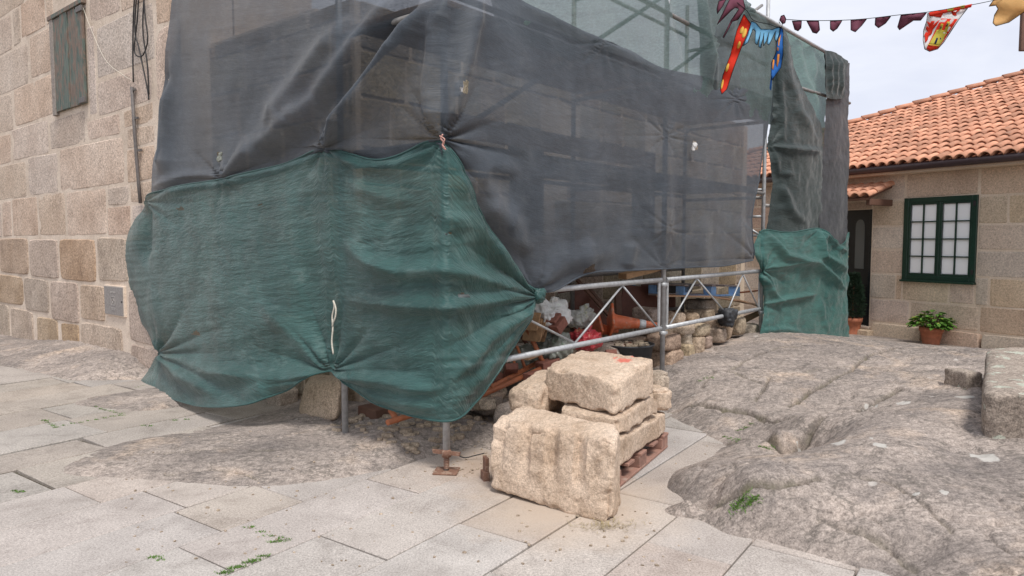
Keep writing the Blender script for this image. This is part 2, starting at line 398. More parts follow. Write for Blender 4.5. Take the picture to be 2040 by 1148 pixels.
M['rope'] = plain('cream_rope', (.66, .62, .53), .9, 0, 90, .4)
M['pink_string'] = plain('pink_twine', (.60, .33, .28), .9, 0, 90, .3)
M['leaf'] = plain('green_leaf', (.11, .25, .035), .45, .3, 20, .1)
M['leaf_pale'] = plain('yellowing_leaf', (.33, .38, .06), .5, .2, 20, .1)
M['needle'] = plain('conifer_needle', (.035, .075, .04), .7, .2, 30, 0)
M['stem'] = plain('woody_stem', (.12, .075, .04), .9, 0, 30, .2)
M['grass'] = plain('grass_blade', (.10, .20, .03), .6, 0, 8, 0)
M['moss'] = plain('straw', (.34, .27, .15), .9, 0, 20, 0)
M['lichen'] = plain('white_lichen', (.60, .58, .54), .95, 0, 60, .3)
def shutter_mat():
    s = NT('peeling_green_paint'); p = s.pos((1, 1, .16))
    wood = s.ramp(s.noise(p, 60, 6, .6), [(.3, (.12, .085, .068)), (.7, (.25, .185, .145))])
    paint = s.ramp(s.noise(p, 30, 4, .6), [(.3, (.06, .085, .072)), (.7, (.15, .185, .16))])
    f = s.ramp(s.math('ADD', s.noise(s.pos((1, 1, .35)), 13, 8, .7), s.math('MULTIPLY', s.math('SUBTRACT', s.rnd(), .5), .25)), [(.53, (0, 0, 0)), (.60, (1, 1, 1))])
    return s.pbr(s.mix(f, paint, wood), .8, s.bump(s.noise(p, 60, 6, .6), .5, .01))
M['shutter'] = shutter_mat()
def cloth_mat(name, c, tr=.35):
    s = NT(name); cc = s.mix(s.noise(s.pos(), 12, 4), tuple(x * .85 for x in c), tuple(min(1, x * 1.1) for x in c))
    a = s.n('BsdfPrincipled', {'Base Color': cc, 'Roughness': .75, 'Specular IOR Level': .2}).outputs[0]; b = s.n('BsdfTranslucent', {'Color': cc}).outputs[0]
    return s.done(s.n('MixShader', {0: tr, 1: a, 2: b}).outputs[0])
for nme, c in dict(maroon=(.20, .065, .10), red=(.75, .045, .02), yellow=(.80, .52, .10), sky_blue=(.24, .56, .80), royal=(.03, .16, .50), navy=(.015, .02, .09), white=(.84, .82, .82), gold=(.60, .52, .08), ochre=(.74, .46, .19), black=(.012, .011, .014), flame=(.80, .33, .06)).items():
    M['fl_' + nme] = cloth_mat('flag_' + nme, c)
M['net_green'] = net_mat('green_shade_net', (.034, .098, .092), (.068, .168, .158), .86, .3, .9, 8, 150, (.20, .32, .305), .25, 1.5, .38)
M['net_teal'] = net_mat('teal_shade_net', (.040, .135, .122), (.068, .19, .17), .93, .30, .6, 7, 60, None, .3)
M['net_grey'] = net_mat('grey_shade_net', (.058, .072, .090), (.092, .110, .134), .87, .25, .5, 8, 170, (.13, .145, .16), .2, .45, .6)
M['net_dark'] = net_mat('dark_green_shade_net', (.026, .042, .042), (.05, .07, .068), 1.1, .3, .5, 9, 60, None, .4)
M['net_pale_end'] = net_mat('green_end_net', (.10, .20, .17), (.16, .28, .245), .90, .5, .4, 20, 60, None, .3)
M['net_mid'] = net_mat('grey_green_shade_net', (.075, .10, .105), (.12, .155, .158), .80, .4, .4, 8, 150, None, .2, .5)
M['net_strip'] = net_mat('grey_shade_net_strip', (.046, .048, .054), (.064, .067, .074), 1.15, .2, .3, 30, 20, None, .3)
M['net_pale'] = net_mat('pale_green_shade_net', (.12, .185, .178), (.19, .265, .255), .84, .55, .4, 20, 60, None, .3)
def rock_mat():
    s = NT('bedrock_granite'); p = s.pos((.85, 1.5, 1.2), (0, 0, math.radians(8))); q = s.pos()
    c = s.ramp(s.noise(p, 1.3, 8, .62, .0), [(.28, (.19, .163, .147)), (.5, (.305, .26, .23)), (.74, (.46, .385, .335))])
    c = s.mix(s.ramp(s.noise(p, 3.2, 9, .72, .0), [(.50, (0, 0, 0)), (.68, (.8, .8, .8))]), c, (.155, .136, .127))
    c = s.mix(s.ramp(s.noise(q, 1.6, 7, .6, .3), [(.55, (0, 0, 0)), (.72, (.6, .6, .6))]), c, (.58, .445, .34))
    fine = s.noise(s.pos((1, 1.25, 1)), 26, 6, .75, .0)
    c = s.mix(1.0, c, s.ramp(fine, [(.32, (.5, .5, .5)), (.5, (1, 1, 1)), (.68, (1.4, 1.4, 1.4))]), 'MULTIPLY')
    c = s.mix(1.0, c, s.ramp(s.noise(q, 95, 3, .7), [(.3, (.62, .62, .62)), (.5, (1, 1, 1)), (.7, (1.35, 1.35, 1.35))]), 'MULTIPLY')
    ck = s.n('Attribute', attribute_name='crack').outputs['Fac']; c = s.mix(s.math('MULTIPLY', ck, .85), c, s.ramp(s.noise(q, 9, 4), [(.4, (.075, .06, .045)), (.62, (.12, .115, .05))]))  # dirt and moss tone along the cracks, also painting in their shade
    # thin dark veins
    v = s.math('ABSOLUTE', s.math('SUBTRACT', s.noise(p, 1.5, 6, .6, .15), .5)); c = s.mix(s.ramp(v, [(.0, (.75, .75, .75)), (.012, (0, 0, 0))]), c, (.13, .115, .10))
    # lichen: scattered small spots and the larger patches seen in the photograph
    vo = s.n('TexVoronoi', {'Vector': s.n('Mapping', {'Vector': q, 'Location': (.3, .2, 0), 'Scale': (1, 1, .2)}).outputs['Vector'], 'Scale': 3.4}).outputs['Distance']
    c = s.mix(s.ramp(s.math('ADD', vo, s.math('MULTIPLY', s.math('SUBTRACT', s.noise(q, 17, 3), .5), .3)), [(.045, (.45, .45, .45)), (.075, (0, 0, 0))]), c, (.62, .585, .54))
    flat = s.n('Mapping', {'Vector': q, 'Scale': (1, .8, 0)}).outputs['Vector']; wobble = s.math('MULTIPLY', s.math('SUBTRACT', s.noise(q, 20, 3), .5), .07)
    for x, y, z, r in ((1665, 880, .28, .075), (1752, 898, .29, .05), (1920, 796, .32, .085), (1735, 882, .3, .022), (1540, 834, .2, .03), (1595, 848, .21, .025), (1810, 1097, .18, .045), (1825, 980, .25, .03), (1755, 1105, .16, .04), (1960, 918, .25, .09), (1880, 985, .24, .03), (1800, 790, .3, .06), (1735, 792, .26, .07), (1370, 690, .36, .03)):
        g = on_z(x, y, z); d = s.n('VectorMath', {0: flat, 1: (g[0], g[1] * .8, 0)}, operation='DISTANCE').outputs['Value']
        c = s.mix(s.ramp(s.math('DIVIDE', s.math('ADD', d, wobble), r * .75), [(.8, (.85, .85, .85)), (1.0, (0, 0, 0))]), c, (.49, .47, .435))
    h = s.math('ADD', s.noise(p, 6, 9, .66, .1), s.math('MULTIPLY', fine, .35))
    return s.pbr(c, .9, s.bump(h, .7, .035), Specular_IOR_Level=.2)
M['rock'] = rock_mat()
# ------------------------------------------------------------------ frames of the place
P0 = np.array([-.44, 4.70, 0.0])                                   # scaffold corner
a_ = math.radians(39.5); US = np.array([math.sin(a_), math.cos(a_), 0]); NI = np.array([-US[1], US[0], 0])   # along the long face; inwards
def SC(t, n, z): return P0 + US * t + NI * n + np.array([0, 0, z])
def sc_px(px, py, n=0.0): return on_plane(px, py, P0 + NI * n, NI)
A0 = np.array([-4.07, 7.94, 0.0])                                   # near corner of the old stone house
LD = A0 - P0; LD = LD / np.linalg.norm(LD); LN = np.array([LD[1], -LD[0], 0]); LN = LN if np.dot(LN, -P0) > 0 else -LN   # left net face, outwards
def lf_px(px, py, off=0.0): return on_plane(px, py, P0 + LN * off, LN)
HW = np.array([.6007 * 10.9, 10.9, 0.0]); HD = np.array([-.5, .8660254, 0]); HN = np.array([-.8660254, -.5, 0])  # tiled house: window centre, along, outwards
def hs_px(px, py, off=0.0):
    q = on_plane(px, py, HW + HN * off, HN); return float(np.dot(q - HW, HD)), float(q[2])
def HS(s, z, off=0.0): return HW + HD * s + HN * off + np.array([0, 0, z])
ua = math.radians(35.3); PU = np.array([math.sin(ua), math.cos(ua), 0]); PV = np.array([-PU[1], PU[0], 0])       # paving grid

# ------------------------------------------------------------------ terrain height
CT = [(100, 985, -.05), (300, 992, -.04), (480, 1005, -.04), (650, 985, -.05), (780, 955, -.05), (870, 925, -.05), (955, 918, -.06), (40, 950, -.05), (150, 885, -.05), (240, 850, -.05), (340, 828, -.05), (450, 822, -.03), (560, 812, .0),
      (150, 930, .012), (200, 915, .018), (300, 880, .03), (400, 868, .04), (500, 862, .055), (600, 866, .07), (700, 880, .07), (800, 866, .115), (900, 850, .12), (980, 845, .10), (985, 880, .02), (940, 893, .0), (350, 935, .025), (500, 945, .03), (650, 935, .04), (780, 912, .05), (860, 893, .045),
      (688, 850, .09), (780, 800, .12), (620, 835, .09),
      (0, 712, .05), (60, 715, .07), (150, 722, .10), (205, 737, .09), (0, 738, -.03), (60, 756, -.04), (150, 768, -.04), (230, 764, -.03), (0, 690, .02), (200, 792, .012), (280, 800, .02), (330, 812, .01), (60, 800, -.05), (120, 840, -.05), (0, 860, -.06),
      (1320, 740, .24), (1400, 700, .33), (1500, 670, .38), (1600, 669, .39), (1700, 679, .33), (1800, 690, .29), (1940, 697, .33), (2040, 700, .33),
      (1400, 760, .22), (1500, 740, .27), (1600, 720, .31), (1700, 720, .30), (1850, 722, .30), (1450, 790, .17), (1550, 780, .22), (1700, 770, .26), (1850, 770, .30), (1375, 805, .10), (1440, 820, .12), (1500, 812, .15), (1400, 838, .05), (1440, 868, .03), (1345, 815, .03), (1330, 785, .10),
      (1350, 872, -.06), (1330, 925, -.06), (1290, 900, -.06), (1290, 850, -.06), (1250, 1030, -.08), (1200, 900, -.07), (1100, 860, -.06), (1020, 880, -.06), (1370, 1060, -.07), (1180, 800, -.02), (1440, 1100, -.07), (1420, 893, -.04), (1280, 960, -.07),
      (1480, 878, .0), (1520, 893, .0), (1565, 901, .02), (1560, 850, .20), (1500, 868, .09), (1600, 830, .22), (1640, 848, .20), (1610, 880, .08), (1665, 838, .14), (1725, 800, .2),
      (1420, 925, .15), (1360, 950, .09), (1335, 966, .02), (1310, 978, -.06), (1330, 1008, -.07), (1400, 1044, -.06), (1480, 1092, -.04), (1600, 1122, -.04), (1740, 1160, -.04),
      (1375, 985, .12), (1450, 955, .21), (1400, 1015, .04), (1440, 1008, .10), (1500, 1000, .17), (1500, 1052, .04), (1600, 1075, .05), (1720, 1112, .04), (1850, 1148, .07),
      (1500, 920, .22), (1600, 908, .25), (1700, 858, .30), (1800, 820, .33), (1900, 800, .34), (1600, 980, .22), (1700, 950, .27), (1850, 900, .30), (1930, 925, .25), (2040, 940, .27), (1700, 1030, .15), (1850, 1050, .17), (2040, 1060, .20), (2040, 1148, .15), (1950, 1100, .15)]
ctp = [on_z(x, y, z) for x, y, z in CT]
ctp += [SC(t, n, .12 + .025 * t) for t in (.6, 2, 3.4, 5, 6.5) for n in (.6, 1.6)] + [SC(1.6, .0, .14), SC(.7, .05, .10)]
ctp += [HS(s, .0, .35) for s in (-3, -1.5, 0, 1.5, 3)] + [HS(s, .0, -1.5) for s in (-3, 0, 3)] + [HS(1.2, .05, 1.0), HS(2.2, .12, 1.4)]
ctp += [np.array(p) for p in ((4, 3, .2), (5, 5, .35), (3, 1.5, .1), (0, 1, -.08), (-3, 2, -.08), (-8, 5, -.08), (-10, 9, -.06), (1.7, 1.4, -.06), (7.5, 7, .3), (-11, 14, 0), (-2, 3.4, -.07), (-.4, 3.2, -.08), (.6, 2.6, -.08), (-3.4, 4.4, -.07), (0, 16, .1), (8, 16, 0))]
ctp = np.array(ctp)
def _tps(d): return np.where(d > 1e-6, d * d * np.log(np.maximum(d, 1e-6)), 0.0)
_n = len(ctp); _d = np.linalg.norm(ctp[:, None, :2] - ctp[None, :, :2], axis=-1)
_A = np.zeros((_n + 3, _n + 3)); _A[:_n, :_n] = _tps(_d) + np.eye(_n) * 2.5e-3; _A[:_n, _n] = 1; _A[:_n, _n + 1:] = ctp[:, :2]; _A[_n, :_n] = 1; _A[_n + 1:, :_n] = ctp[:, :2].T
_w = np.linalg.solve(_A, np.concatenate([ctp[:, 2], np.zeros(3)]))
CRACKS = [  # natural joints in the bedrock: polylines in the photograph with a guessed height, depth, half-width
    ([(1300, 800, .1), (1390, 812, .09), (1470, 822, .12), (1560, 828, .18), (1620, 825, .2)], .035, .03),
    ([(1570, 806, .18), (1640, 770, .24), (1690, 745, .28), (1730, 712, .3), (1790, 695, .3)], .05, .022),
    ([(1445, 890, 0), (1520, 896, .01), (1570, 902, .03), (1640, 862, .12), (1700, 815, .2), (1790, 772, .28)], .06, .035),
    ([(1420, 1000, .1), (1480, 990, .16), (1550, 985, .2), (1620, 970, .22)], .03, .02),
    ([(1440, 745, .25), (1480, 725, .29), (1540, 700, .33), (1600, 690, .36)], .022, .02),
    ([(1395, 770, .2), (1430, 745, .24), (1480, 752, .25), (1520, 770, .23)], .016, .02),
    ([(1600, 740, .29), (1680, 730, .3), (1780, 740, .3), (1880, 735, .3)], .012, .02),
    ([(1640, 1010, .2), (1750, 1040, .19), (1830, 1090, .17)], .014, .02),
    ([(1700, 950, .27), (1800, 970, .26), (1900, 1040, .22)], .012, .016),
    ([(1500, 805, .15), (1520, 780, .2), (1530, 760, .22)], .02, .018),
    ([(170, 900, .03), (300, 905, .04), (450, 890, .07), (560, 895, .08)], .012, .016),
    ([(330, 935, .04), (430, 930, .05), (520, 945, .05)], .012, .014),
    ([(250, 875, .03), (380, 862, .06), (470, 865, .07)], .01, .014)]
_crk = []
for pl, dep, wd in CRACKS:
    q = spline([on_z(*p)[:2] for p in pl], 24)
    q = q + .03 * np.stack([vnoise(np.c_[q * 5, q[:, :1] * 0], 3), vnoise(np.c_[q * 5, q[:, :1] * 0], 4)], 1); _crk.append((q, dep, wd))
def terrain(xy, detail=True, crk=None):
    xy = np.asarray(xy, dtype=float); h = np.empty(len(xy))
    for i in range(0, len(xy), 20000):
        s = xy[i:i + 20000]; h[i:i + 20000] = _tps(np.linalg.norm(s[:, None] - ctp[None, :, :2], axis=-1)) @ _w[:_n] + _w[_n] + s @ _w[_n + 1:]
    if not detail: return h
    c, sn = math.cos(math.radians(8)), math.sin(math.radians(8))
    r = np.stack([xy[:, 0] * c - xy[:, 1] * sn, (xy[:, 0] * sn + xy[:, 1] * c) * 2.2, 0 * h], 1)
    amp = np.clip((h + .03) / .13, .12, 1)
    f = fbm(r * 1.3, 5, 5, .55); rd = 1 - np.abs(fbm(r * 2.1, 11, 4, .5)) * 2
    zs = np.exp(-(fbm(r * .8, 41, 3) / .022) ** 2); zs2 = np.exp(-(fbm(np.c_[xy * 1.5, 0 * h], 47, 3) / .018) ** 2)
    st = fbm(r * .9, 61, 3) * 5; st = (st - np.floor(st)); led = np.where(st < .85, st / .85, (1 - st) / .15)
    h = h + amp * (.014 * f + .006 * np.clip(rd, -1, 1) - .006 + .012 * led - .022 * zs - .016 * zs2 + .007 * fbm(np.c_[xy * 16, 0 * h], 8, 3, .6))
    for q, dep, wd in _crk:
        lo = q.min(0) - .3; hi = q.max(0) + .3; m = np.where(((xy > lo) & (xy < hi)).all(1))[0]
        if not len(m): continue
        best = np.full(len(m), 9.0)
        for a, b in zip(q[:-1], q[1:]):
            ab = b - a; t = np.clip(((xy[m] - a) @ ab) / (ab @ ab + 1e-9), 0, 1); best = np.minimum(best, np.linalg.norm(xy[m] - a - t[:, None] * ab, axis=1))
        h[m] -= 2.0 * dep * np.exp(-(best / (wd * .62)) ** 2)
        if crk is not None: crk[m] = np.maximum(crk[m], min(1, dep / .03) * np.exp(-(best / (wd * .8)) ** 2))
    return h
def on_terrain(px, py):
    d = ray(px, py); t = 2.0 / np.linalg.norm(d) * np.linspace(.6, 8, 400); Q = CAM + d * t[:, None]; Q = Q[Q[:, 1] < 16]; k = np.where(Q[:, 2] < np.maximum(terrain(Q[:, :2]), 0))[0]
    return Q[k[0]] if len(k) else on_z(px, py, 0)
def gz(p): return float(terrain(np.asarray(p)[None, :2], False)[0])

# bedrock sheet (fine near, coarser far)
Yr = 1.3 * (17 / 1.3) ** np.linspace(0, 1, 800); Kr = np.linspace(-1.1, 1.0, 760)
G = np.stack([Kr[None, :] * Yr[:, None], np.repeat(Yr[:, None], len(Kr), 1)], -1)
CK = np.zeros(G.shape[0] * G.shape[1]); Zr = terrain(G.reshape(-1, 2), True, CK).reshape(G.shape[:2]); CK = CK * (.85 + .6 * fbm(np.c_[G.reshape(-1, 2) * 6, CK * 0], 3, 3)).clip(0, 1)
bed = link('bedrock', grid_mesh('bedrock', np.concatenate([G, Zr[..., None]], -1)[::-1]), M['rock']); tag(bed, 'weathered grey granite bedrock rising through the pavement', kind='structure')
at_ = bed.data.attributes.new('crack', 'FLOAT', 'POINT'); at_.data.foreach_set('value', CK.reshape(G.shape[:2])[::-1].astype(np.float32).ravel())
# earth to the horizon
g = np.linspace(-1, 1, 41); g = np.sign(g) * np.abs(g) ** 3 * 300
GX, GY = np.meshgrid(g, g + 5)
earth = link('ground', grid_mesh('ground', np.stack([GX, GY, np.full_like(GX, -.13)], -1)), M['dirt']); tag(earth, 'bare earth under and beyond the square', kind='structure')

# paving: a bedding sheet and one slab after another
pv = MB().box((-1.5, 5, -.075), (9, 0, 0), (0, 7, 0), (0, 0, .05)).build('pavement', M['joint']); tag(pv, 'granite flagstone pavement of the square', kind='structure')
rs = random.Random(4)
STR = {8: [2.22, .8, 3.5], 7: [2.145, 2.68, .9, 3.9], 6: [3.18, 1.9, .7, 4.6], 5: [2.41, 1.2, 3.6], 4: [2.96, 1.75, 4.2], 3: [2.6, 1.4, 3.9], 2: [3.33, 2.1, 4.07], 1: [2.7, 3.6, 1.6], 0: [2.3, 3.2]}
VB = [.56, 1.06, 1.51, 1.97, 2.45, 2.95, 3.42, 3.90, 4.39]        # strip limits read off the photograph
VB = [.56 - .48 * k for k in range(6, 0, -1)] + VB
while VB[-1] < 10: VB.append(VB[-1] + rs.choice([.48, .62, .75]))
def slab(u0, u1, v0, v1, mat, seed):
    r = random.Random(seed); gp = .0055 if mat is M['paving'] else .011; th = .05; z = r.uniform(-.003, .003)
    tl = [r.uniform(-.002, .002) for _ in range(4)] if mat is M['paving'] else [r.uniform(-.008, .008) for _ in range(4)]
    j = lambda: r.uniform(-.002, .002) if mat is M['paving'] else r.uniform(-.012, .012)
    cs = [(u0 + gp + j(), v0 + gp + j()), (u1 - gp + j(), v0 + gp + j()), (u1 - gp + j(), v1 - gp + j()), (u0 + gp + j(), v1 - gp + j())]
    b = .006; cu = sum(c[0] for c in cs) / 4; cv = sum(c[1] for c in cs) / 4
    V = []
    for (u, v), t in zip(cs, tl): V.append(PU * u + PV * v + np.array([0, 0, -th]))
    for (u, v), t in zip(cs, tl): V.append(PU * u + PV * v + np.array([0, 0, z + t - b]))
    for (u, v), t in zip(cs, tl): V.append(PU * (u + math.copysign(b, cu - u)) + PV * (v + math.copysign(b, cv - v)) + np.array([0, 0, z + t]))
    Fc = []
    for k in range(4):
        k2 = (k + 1) % 4; Fc += [(k, k2, 4 + k2, 4 + k), (4 + k, 4 + k2, 8 + k2, 8 + k)]
    Fc.append((8, 9, 10, 11))
    link('slab', mesh_np('slab', V, Fc), mat, pv)
for k in range(len(VB) - 1):
    v0, v1 = VB[k], VB[k + 1]; js = sorted(STR.get(k - 5, []))
    if not js: js = [rs.uniform(1.2, 2.2)]
    while js[0] > -2.5: js.insert(0, js[0] - rs.uniform(.8, 1.45))
    while js[-1] < 7.5: js.append(js[-1] + rs.uniform(.8, 1.45))
    for u0, u1 in zip(js[:-1], js[1:]):
        S = np.array([(PU * (u0 + (u1 - u0) * a) + PV * (v0 + (v1 - v0) * b))[:2] for a in (.05, .35, .65, .95) for b in (.05, .5, .95)])
        c = S.mean(0)
        if c[1] < 1.2 or c[1] > 12 or abs(c[0]) > 1.0 * c[1] + 1.2: continue
        if c[0] < -3 and np.dot(np.append(c, 0) - A0, LN) < -.5: continue
        if (terrain(S, False) > .012).all(): continue
        old = v0 > 4.5 or c[1] > 6.3
        slab(u0, u1, v0, v1, M['paving_old'] if old else M['paving'], k * 97 + int(u0 * 13))
# ------------------------------------------------------------------ wall stones
def stone_face(parent, O, ex, en, rect, mat, depth, seed, gap=.014, rnd=5, nu=6, nz=5, rough=.006, jit=.012, name='stone'):
    """one dressed stone whose face stands proud of the wall: O + ex*s + z, outward en; rect = s0,s1,z0,z1 or four (s,z) corners"""
    r = random.Random(seed)
    if len(rect) == 4 and not hasattr(rect[0], '__len__'):
        s0, s1, z0, z1 = rect; C = [(s0 + gap, z0 + gap), (s1 - gap, z0 + gap), (s1 - gap, z1 - gap), (s0 + gap, z1 - gap)]
    else: C = rect
    C = [np.array([a + r.uniform(-jit, jit), b + r.uniform(-jit, jit)]) for a, b in C]
    ls = lambda m: np.concatenate([[-1], np.linspace(-.95, .95, m - 1), [1]])
    U, W = np.meshgrid(ls(nu), ls(nz)); p = np.stack([U.ravel(), W.ravel()], 1)
    k = rnd; q = p * (np.abs(p).max(1, keepdims=True) / np.maximum((np.abs(p) ** k).sum(1, keepdims=True) ** (1 / k), 1e-6))
    a = (q[:, :1] + 1) / 2; b = (q[:, 1:] + 1) / 2
    S = C[0] * (1 - a) * (1 - b) + C[1] * a * (1 - b) + C[2] * a * b + C[3] * (1 - a) * b
    e = np.abs(p).max(1); edge = np.clip((1 - e) * 4, 0, 1)
    nn = fbm(np.c_[S * 4.5, np.full(len(S), seed * 1.7)], 3, 3)
    S = S + (edge < .01)[:, None] * .4 * jit * np.stack([nn, fbm(np.c_[S * 6, np.full(len(S), seed * .7)], 9, 2)], 1)
    d = np.where(edge > .01, depth * (.75 + .25 * edge) + rough * nn * 2, 0)
    V = O + S[:, :1] * ex + S[:, 1:] * np.array([0, 0, 1.]) + d[:, None] * en
    i = np.arange((nu + 1) * (nz + 1)).reshape(nz + 1, nu + 1)
    Q = np.stack([i[:-1, :-1], i[:-1, 1:], i[1:, 1:], i[1:, :-1]], -1).reshape(-1, 4)
    if np.dot(np.cross(ex, np.array([0, 0, 1.])), en) < 0: Q = Q[:, ::-1]
    # back rim so that each stone is a solid set into the wall
    n = len(V); bk = [0, nu, n - 1, n - 1 - nu]; V = np.vstack([V, V[bk] - en * .06]); 
    rim = list(i[0, :]) + list(i[1:, -1]) + list(i[-1, ::-1][1:]) + list(i[::-1, 0][1:-1])
    Fc = [tuple(f) for f in Q] + [(n, n + 1, n + 2, n + 3)]
    cpos = {rim.index(bk[0]): n, rim.index(bk[1]): n + 1, rim.index(bk[2]): n + 2, rim.index(bk[3]): n + 3}
    cur = n
    for m in range(len(rim)):
        if m in cpos and m > 0: Fc.append((rim[m], cur, cpos[m])); cur = cpos[m]
        m2 = (m + 1) % len(rim); Fc.append((rim[m], rim[m2], cur))
    Fc.append((rim[0], cur, n))
    return link(name, mesh_np(name, V, Fc, True, sharp=14), mat, parent)

# ------------------------------------------------------------------ old stone house (left)
WD = np.array([-.769, .639, 0]); WD /= np.linalg.norm(WD); WN = np.array([-WD[1], WD[0], 0]); WN = WN if np.dot(WN, -A0) > 0 else -WN
WO = A0 - WN * .10
def w_sz(px, y0, absolute=False):
    py = y0 if absolute else 480 + (y0 - 480) * (px + 610) / 610
    q = on_plane(px, py, WO, WN); return float(np.dot(q - WO, WD)), float(q[2])
def Wp(s, z, off=0.0): return WO + WD * s + WN * off + np.array([0, 0, z])
old = empty('stone_house', Wp(0, 0), 'old house of rough granite ashlar with a closed green shutter', 'house')
mb = MB(); sA, sB, zt = -.75, 12.0, 6.4
mb.box(Wp((sA + sB) / 2, zt / 2 - .3, -.287), WD * (sB - sA) / 2, WN * .29, (0, 0, zt / 2 + .3))
end_u = np.array([-WN[0], -WN[1], 0])
mb.box(Wp(sA + .3, zt / 2 - .3, -1.1), WD * .3, WN * .5, (0, 0, zt / 2 + .3))
wall = mb.build('wall', M['mortar'], old)
ST = [  # x0, x1, fan-top, fan-bottom in the photograph (courses run to the vanishing point at the left)
    (-90, 50, -40, 36), (51, 91, -40, 38), (92, 160, -40, 36), (161, 238, -30, 72), (240, 300, 0, 80), (301, 352, 0, 80),
    (-80, 25, 38, 110), (27, 41, 40, 110), (42, 91, 39, 109), (92, 106, 40, 109),
    (-100, 59, 112, 190), (61, 106, 112, 190), (-50, 27, 192, 267), (29, 106, 192, 267), (-140, -52, 192, 267),
    (-70, 23, 269, 328), (25, 98, 269, 329), (100, 171, 275, 327), (174, 240, 296, 326), (247, 306, 296, 322),
    (176, 191, 150, 290), (193, 309, 160, 239), (194, 306, 242, 294), (177, 238, 74, 150), (240, 308, 84, 158), (310, 350, 82, 200), (310, 350, 202, 300),
    (-90, -52, 330, 399), (-50, 54, 331, 399), (57, 117, 330, 399), (119, 250, 329, 399), (254, 310, 324, 350), (254, 310, 352, 399),
    (-60, 4, 401, 473), (5, 23, 402, 473), (25, 76, 401, 473), (78, 131, 400, 473), (133, 213, 400, 472), (215, 258, 401, 428), (215, 262, 430, 472), (260, 310, 400, 428), (264, 310, 430, 472),
    (-70, -1, 475, 543), (0, 58, 475, 543), (60, 118, 475, 544), (120, 193, 475, 544), (195, 256, 475, 540), (258, 320, 476, 540),
    (-80, 48, 545, 602), (50, 99, 546, 606), (102, 159, 547, 612), (161, 211, 547, 602),
    (-90, -20, 604, 675), (-18, 20, 604, 670), (23, 68, 606, 678), (76, 118, 612, 690), (124, 159, 614, 650), (124, 159, 652, 690), (163, 248, 604, 690), (258, 320, 545, 620), (262, 330, 622, 700)]
for i, (x0, x1, f0, f1) in enumerate(ST):
    xm = (x0 + x1) / 2
    s0 = w_sz(x0, (f0 + f1) / 2)[0]; s1 = w_sz(x1, (f0 + f1) / 2)[0]; z1 = w_sz(xm, f0)[1]; z0 = w_sz(xm, f1)[1]
    low = f0 > 470
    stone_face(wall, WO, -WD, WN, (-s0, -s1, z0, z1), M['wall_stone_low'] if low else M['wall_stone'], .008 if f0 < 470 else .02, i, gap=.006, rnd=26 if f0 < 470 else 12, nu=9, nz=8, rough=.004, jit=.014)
rr = random.Random(9); z = 0.0
while z < 5.8:
    h = rr.uniform(.45, .62); s = 6.3 + rr.uniform(0, .4)
    while s < 11.5:
        l = rr.uniform(.5, 1.1); stone_face(wall, WO, -WD, WN, (-s - l, -s, z, z + h), M['wall_stone'], .022, int(s * 31 + z * 77), gap=.004, rnd=12, nu=5, nz=4); s += l
    z += h
# shuttered window
a, b = w_sz(110, 128, True), w_sz(175, 118, True)
sw0, sw1 = a[0], b[0]; zw1 = w_sz(142, 24, True)[1]; zw0 = w_sz(145, 218, True)[1]
win = empty('window', Wp((sw0 + sw1) / 2, zw0), parent=old); win['label'] = 'small window closed by a peeling green board shutter'
ww = sw0 - sw1
MB().box(Wp(sw0 - .04, (zw0 + zw1) / 2, .005), WD * .06, WN * .045, (0, 0, (zw1 - zw0) / 2 + .03)).build('frame', M['old_wood'], win, .004)
MB().box(Wp((sw0 + sw1) / 2 + .02, zw1 + .03, .01), WD * (ww / 2 + .05), WN * .05, (0, 0, .028)).build('lintel_board', M['shutter'], win, .004)
sw0 -= .10; pw = (ww - .10) / 4
for k, (dz, dn) in enumerate(((.0, .0), (.03, .006), (.012, -.004), (-.02, .008))):
    MB().box(Wp(sw0 - pw * (k + .5), (zw0 + zw1) / 2 + dz / 2, .028 + dn), WD * (pw / 2 - .009), WN * .016, (0, 0, (zw1 - zw0) / 2 - .01 + dz / 2)).build('plank', M['shutter'], win, .003)
for zz in (zw0 + .05, zw1 - .06):
    MB().box(Wp(sw1 + .07, zz, .055), WD * .09, WN * .014, (0, 0, .035)).build('hinge', M['conduit'], win, .004)
# meter cupboard with worn relief
a, b = w_sz(214, 600, True), w_sz(252, 600, True); zc1 = w_sz(232, 569, True)[1]; zc0 = w_sz(232, 629, True)[1]
box_ = empty('meter_box', Wp((a[0] + b[0]) / 2, zc0), parent=old); box_['label'] = 'grey metal cupboard door set in the wall with a worn relief'
cw = a[0] - b[0]; cs_, cz = (a[0] + b[0]) / 2, (zc0 + zc1) / 2; chh = (zc1 - zc0) / 2
MB().box(Wp(cs_, cz, .012), WD * cw / 2, WN * .02, (0, 0, chh)).build('frame', M['mortar'], box_, .004)
dr = MB().box(Wp(cs_, cz, .022), WD * (cw / 2 - .012), WN * .018, (0, 0, chh - .014)).build('door', M['plaque'], box_, .003)
rel = MB(); o_ = .042
for (x, y, w_, h_) in ((-.055, .0, .004, .05), (.055, .0, .004, .05), (0, .052, .058, .003), (0, -.052, .058, .003), (-.05, .105, .02, .008), (.0, .11, .018, .008), (.05, .105, .02, .008), (0, -.09, .06, .005), (0, -.11, .05, .004)):
    rel.box(Wp(cs_ - x, cz + y, o_), WD * w_, WN * .003, (0, 0, h_))
dm = [(0, .03), (.03, 0), (0, -.03), (-.03, 0)]
for k in range(4):
    p, q = np.array(dm[k]), np.array(dm[(k + 1) % 4]); m = (p + q) / 2; d = (q - p) / 2
    rel.box(Wp(cs_ - m[0], cz + m[1], o_), -WD * d[0] + np.array([0, 0, d[1]]), WN * .003, (-WD * -d[1] + np.array([0, 0, d[0]])) * .12)
rel.build('relief', M['plaque_raised'], dr)
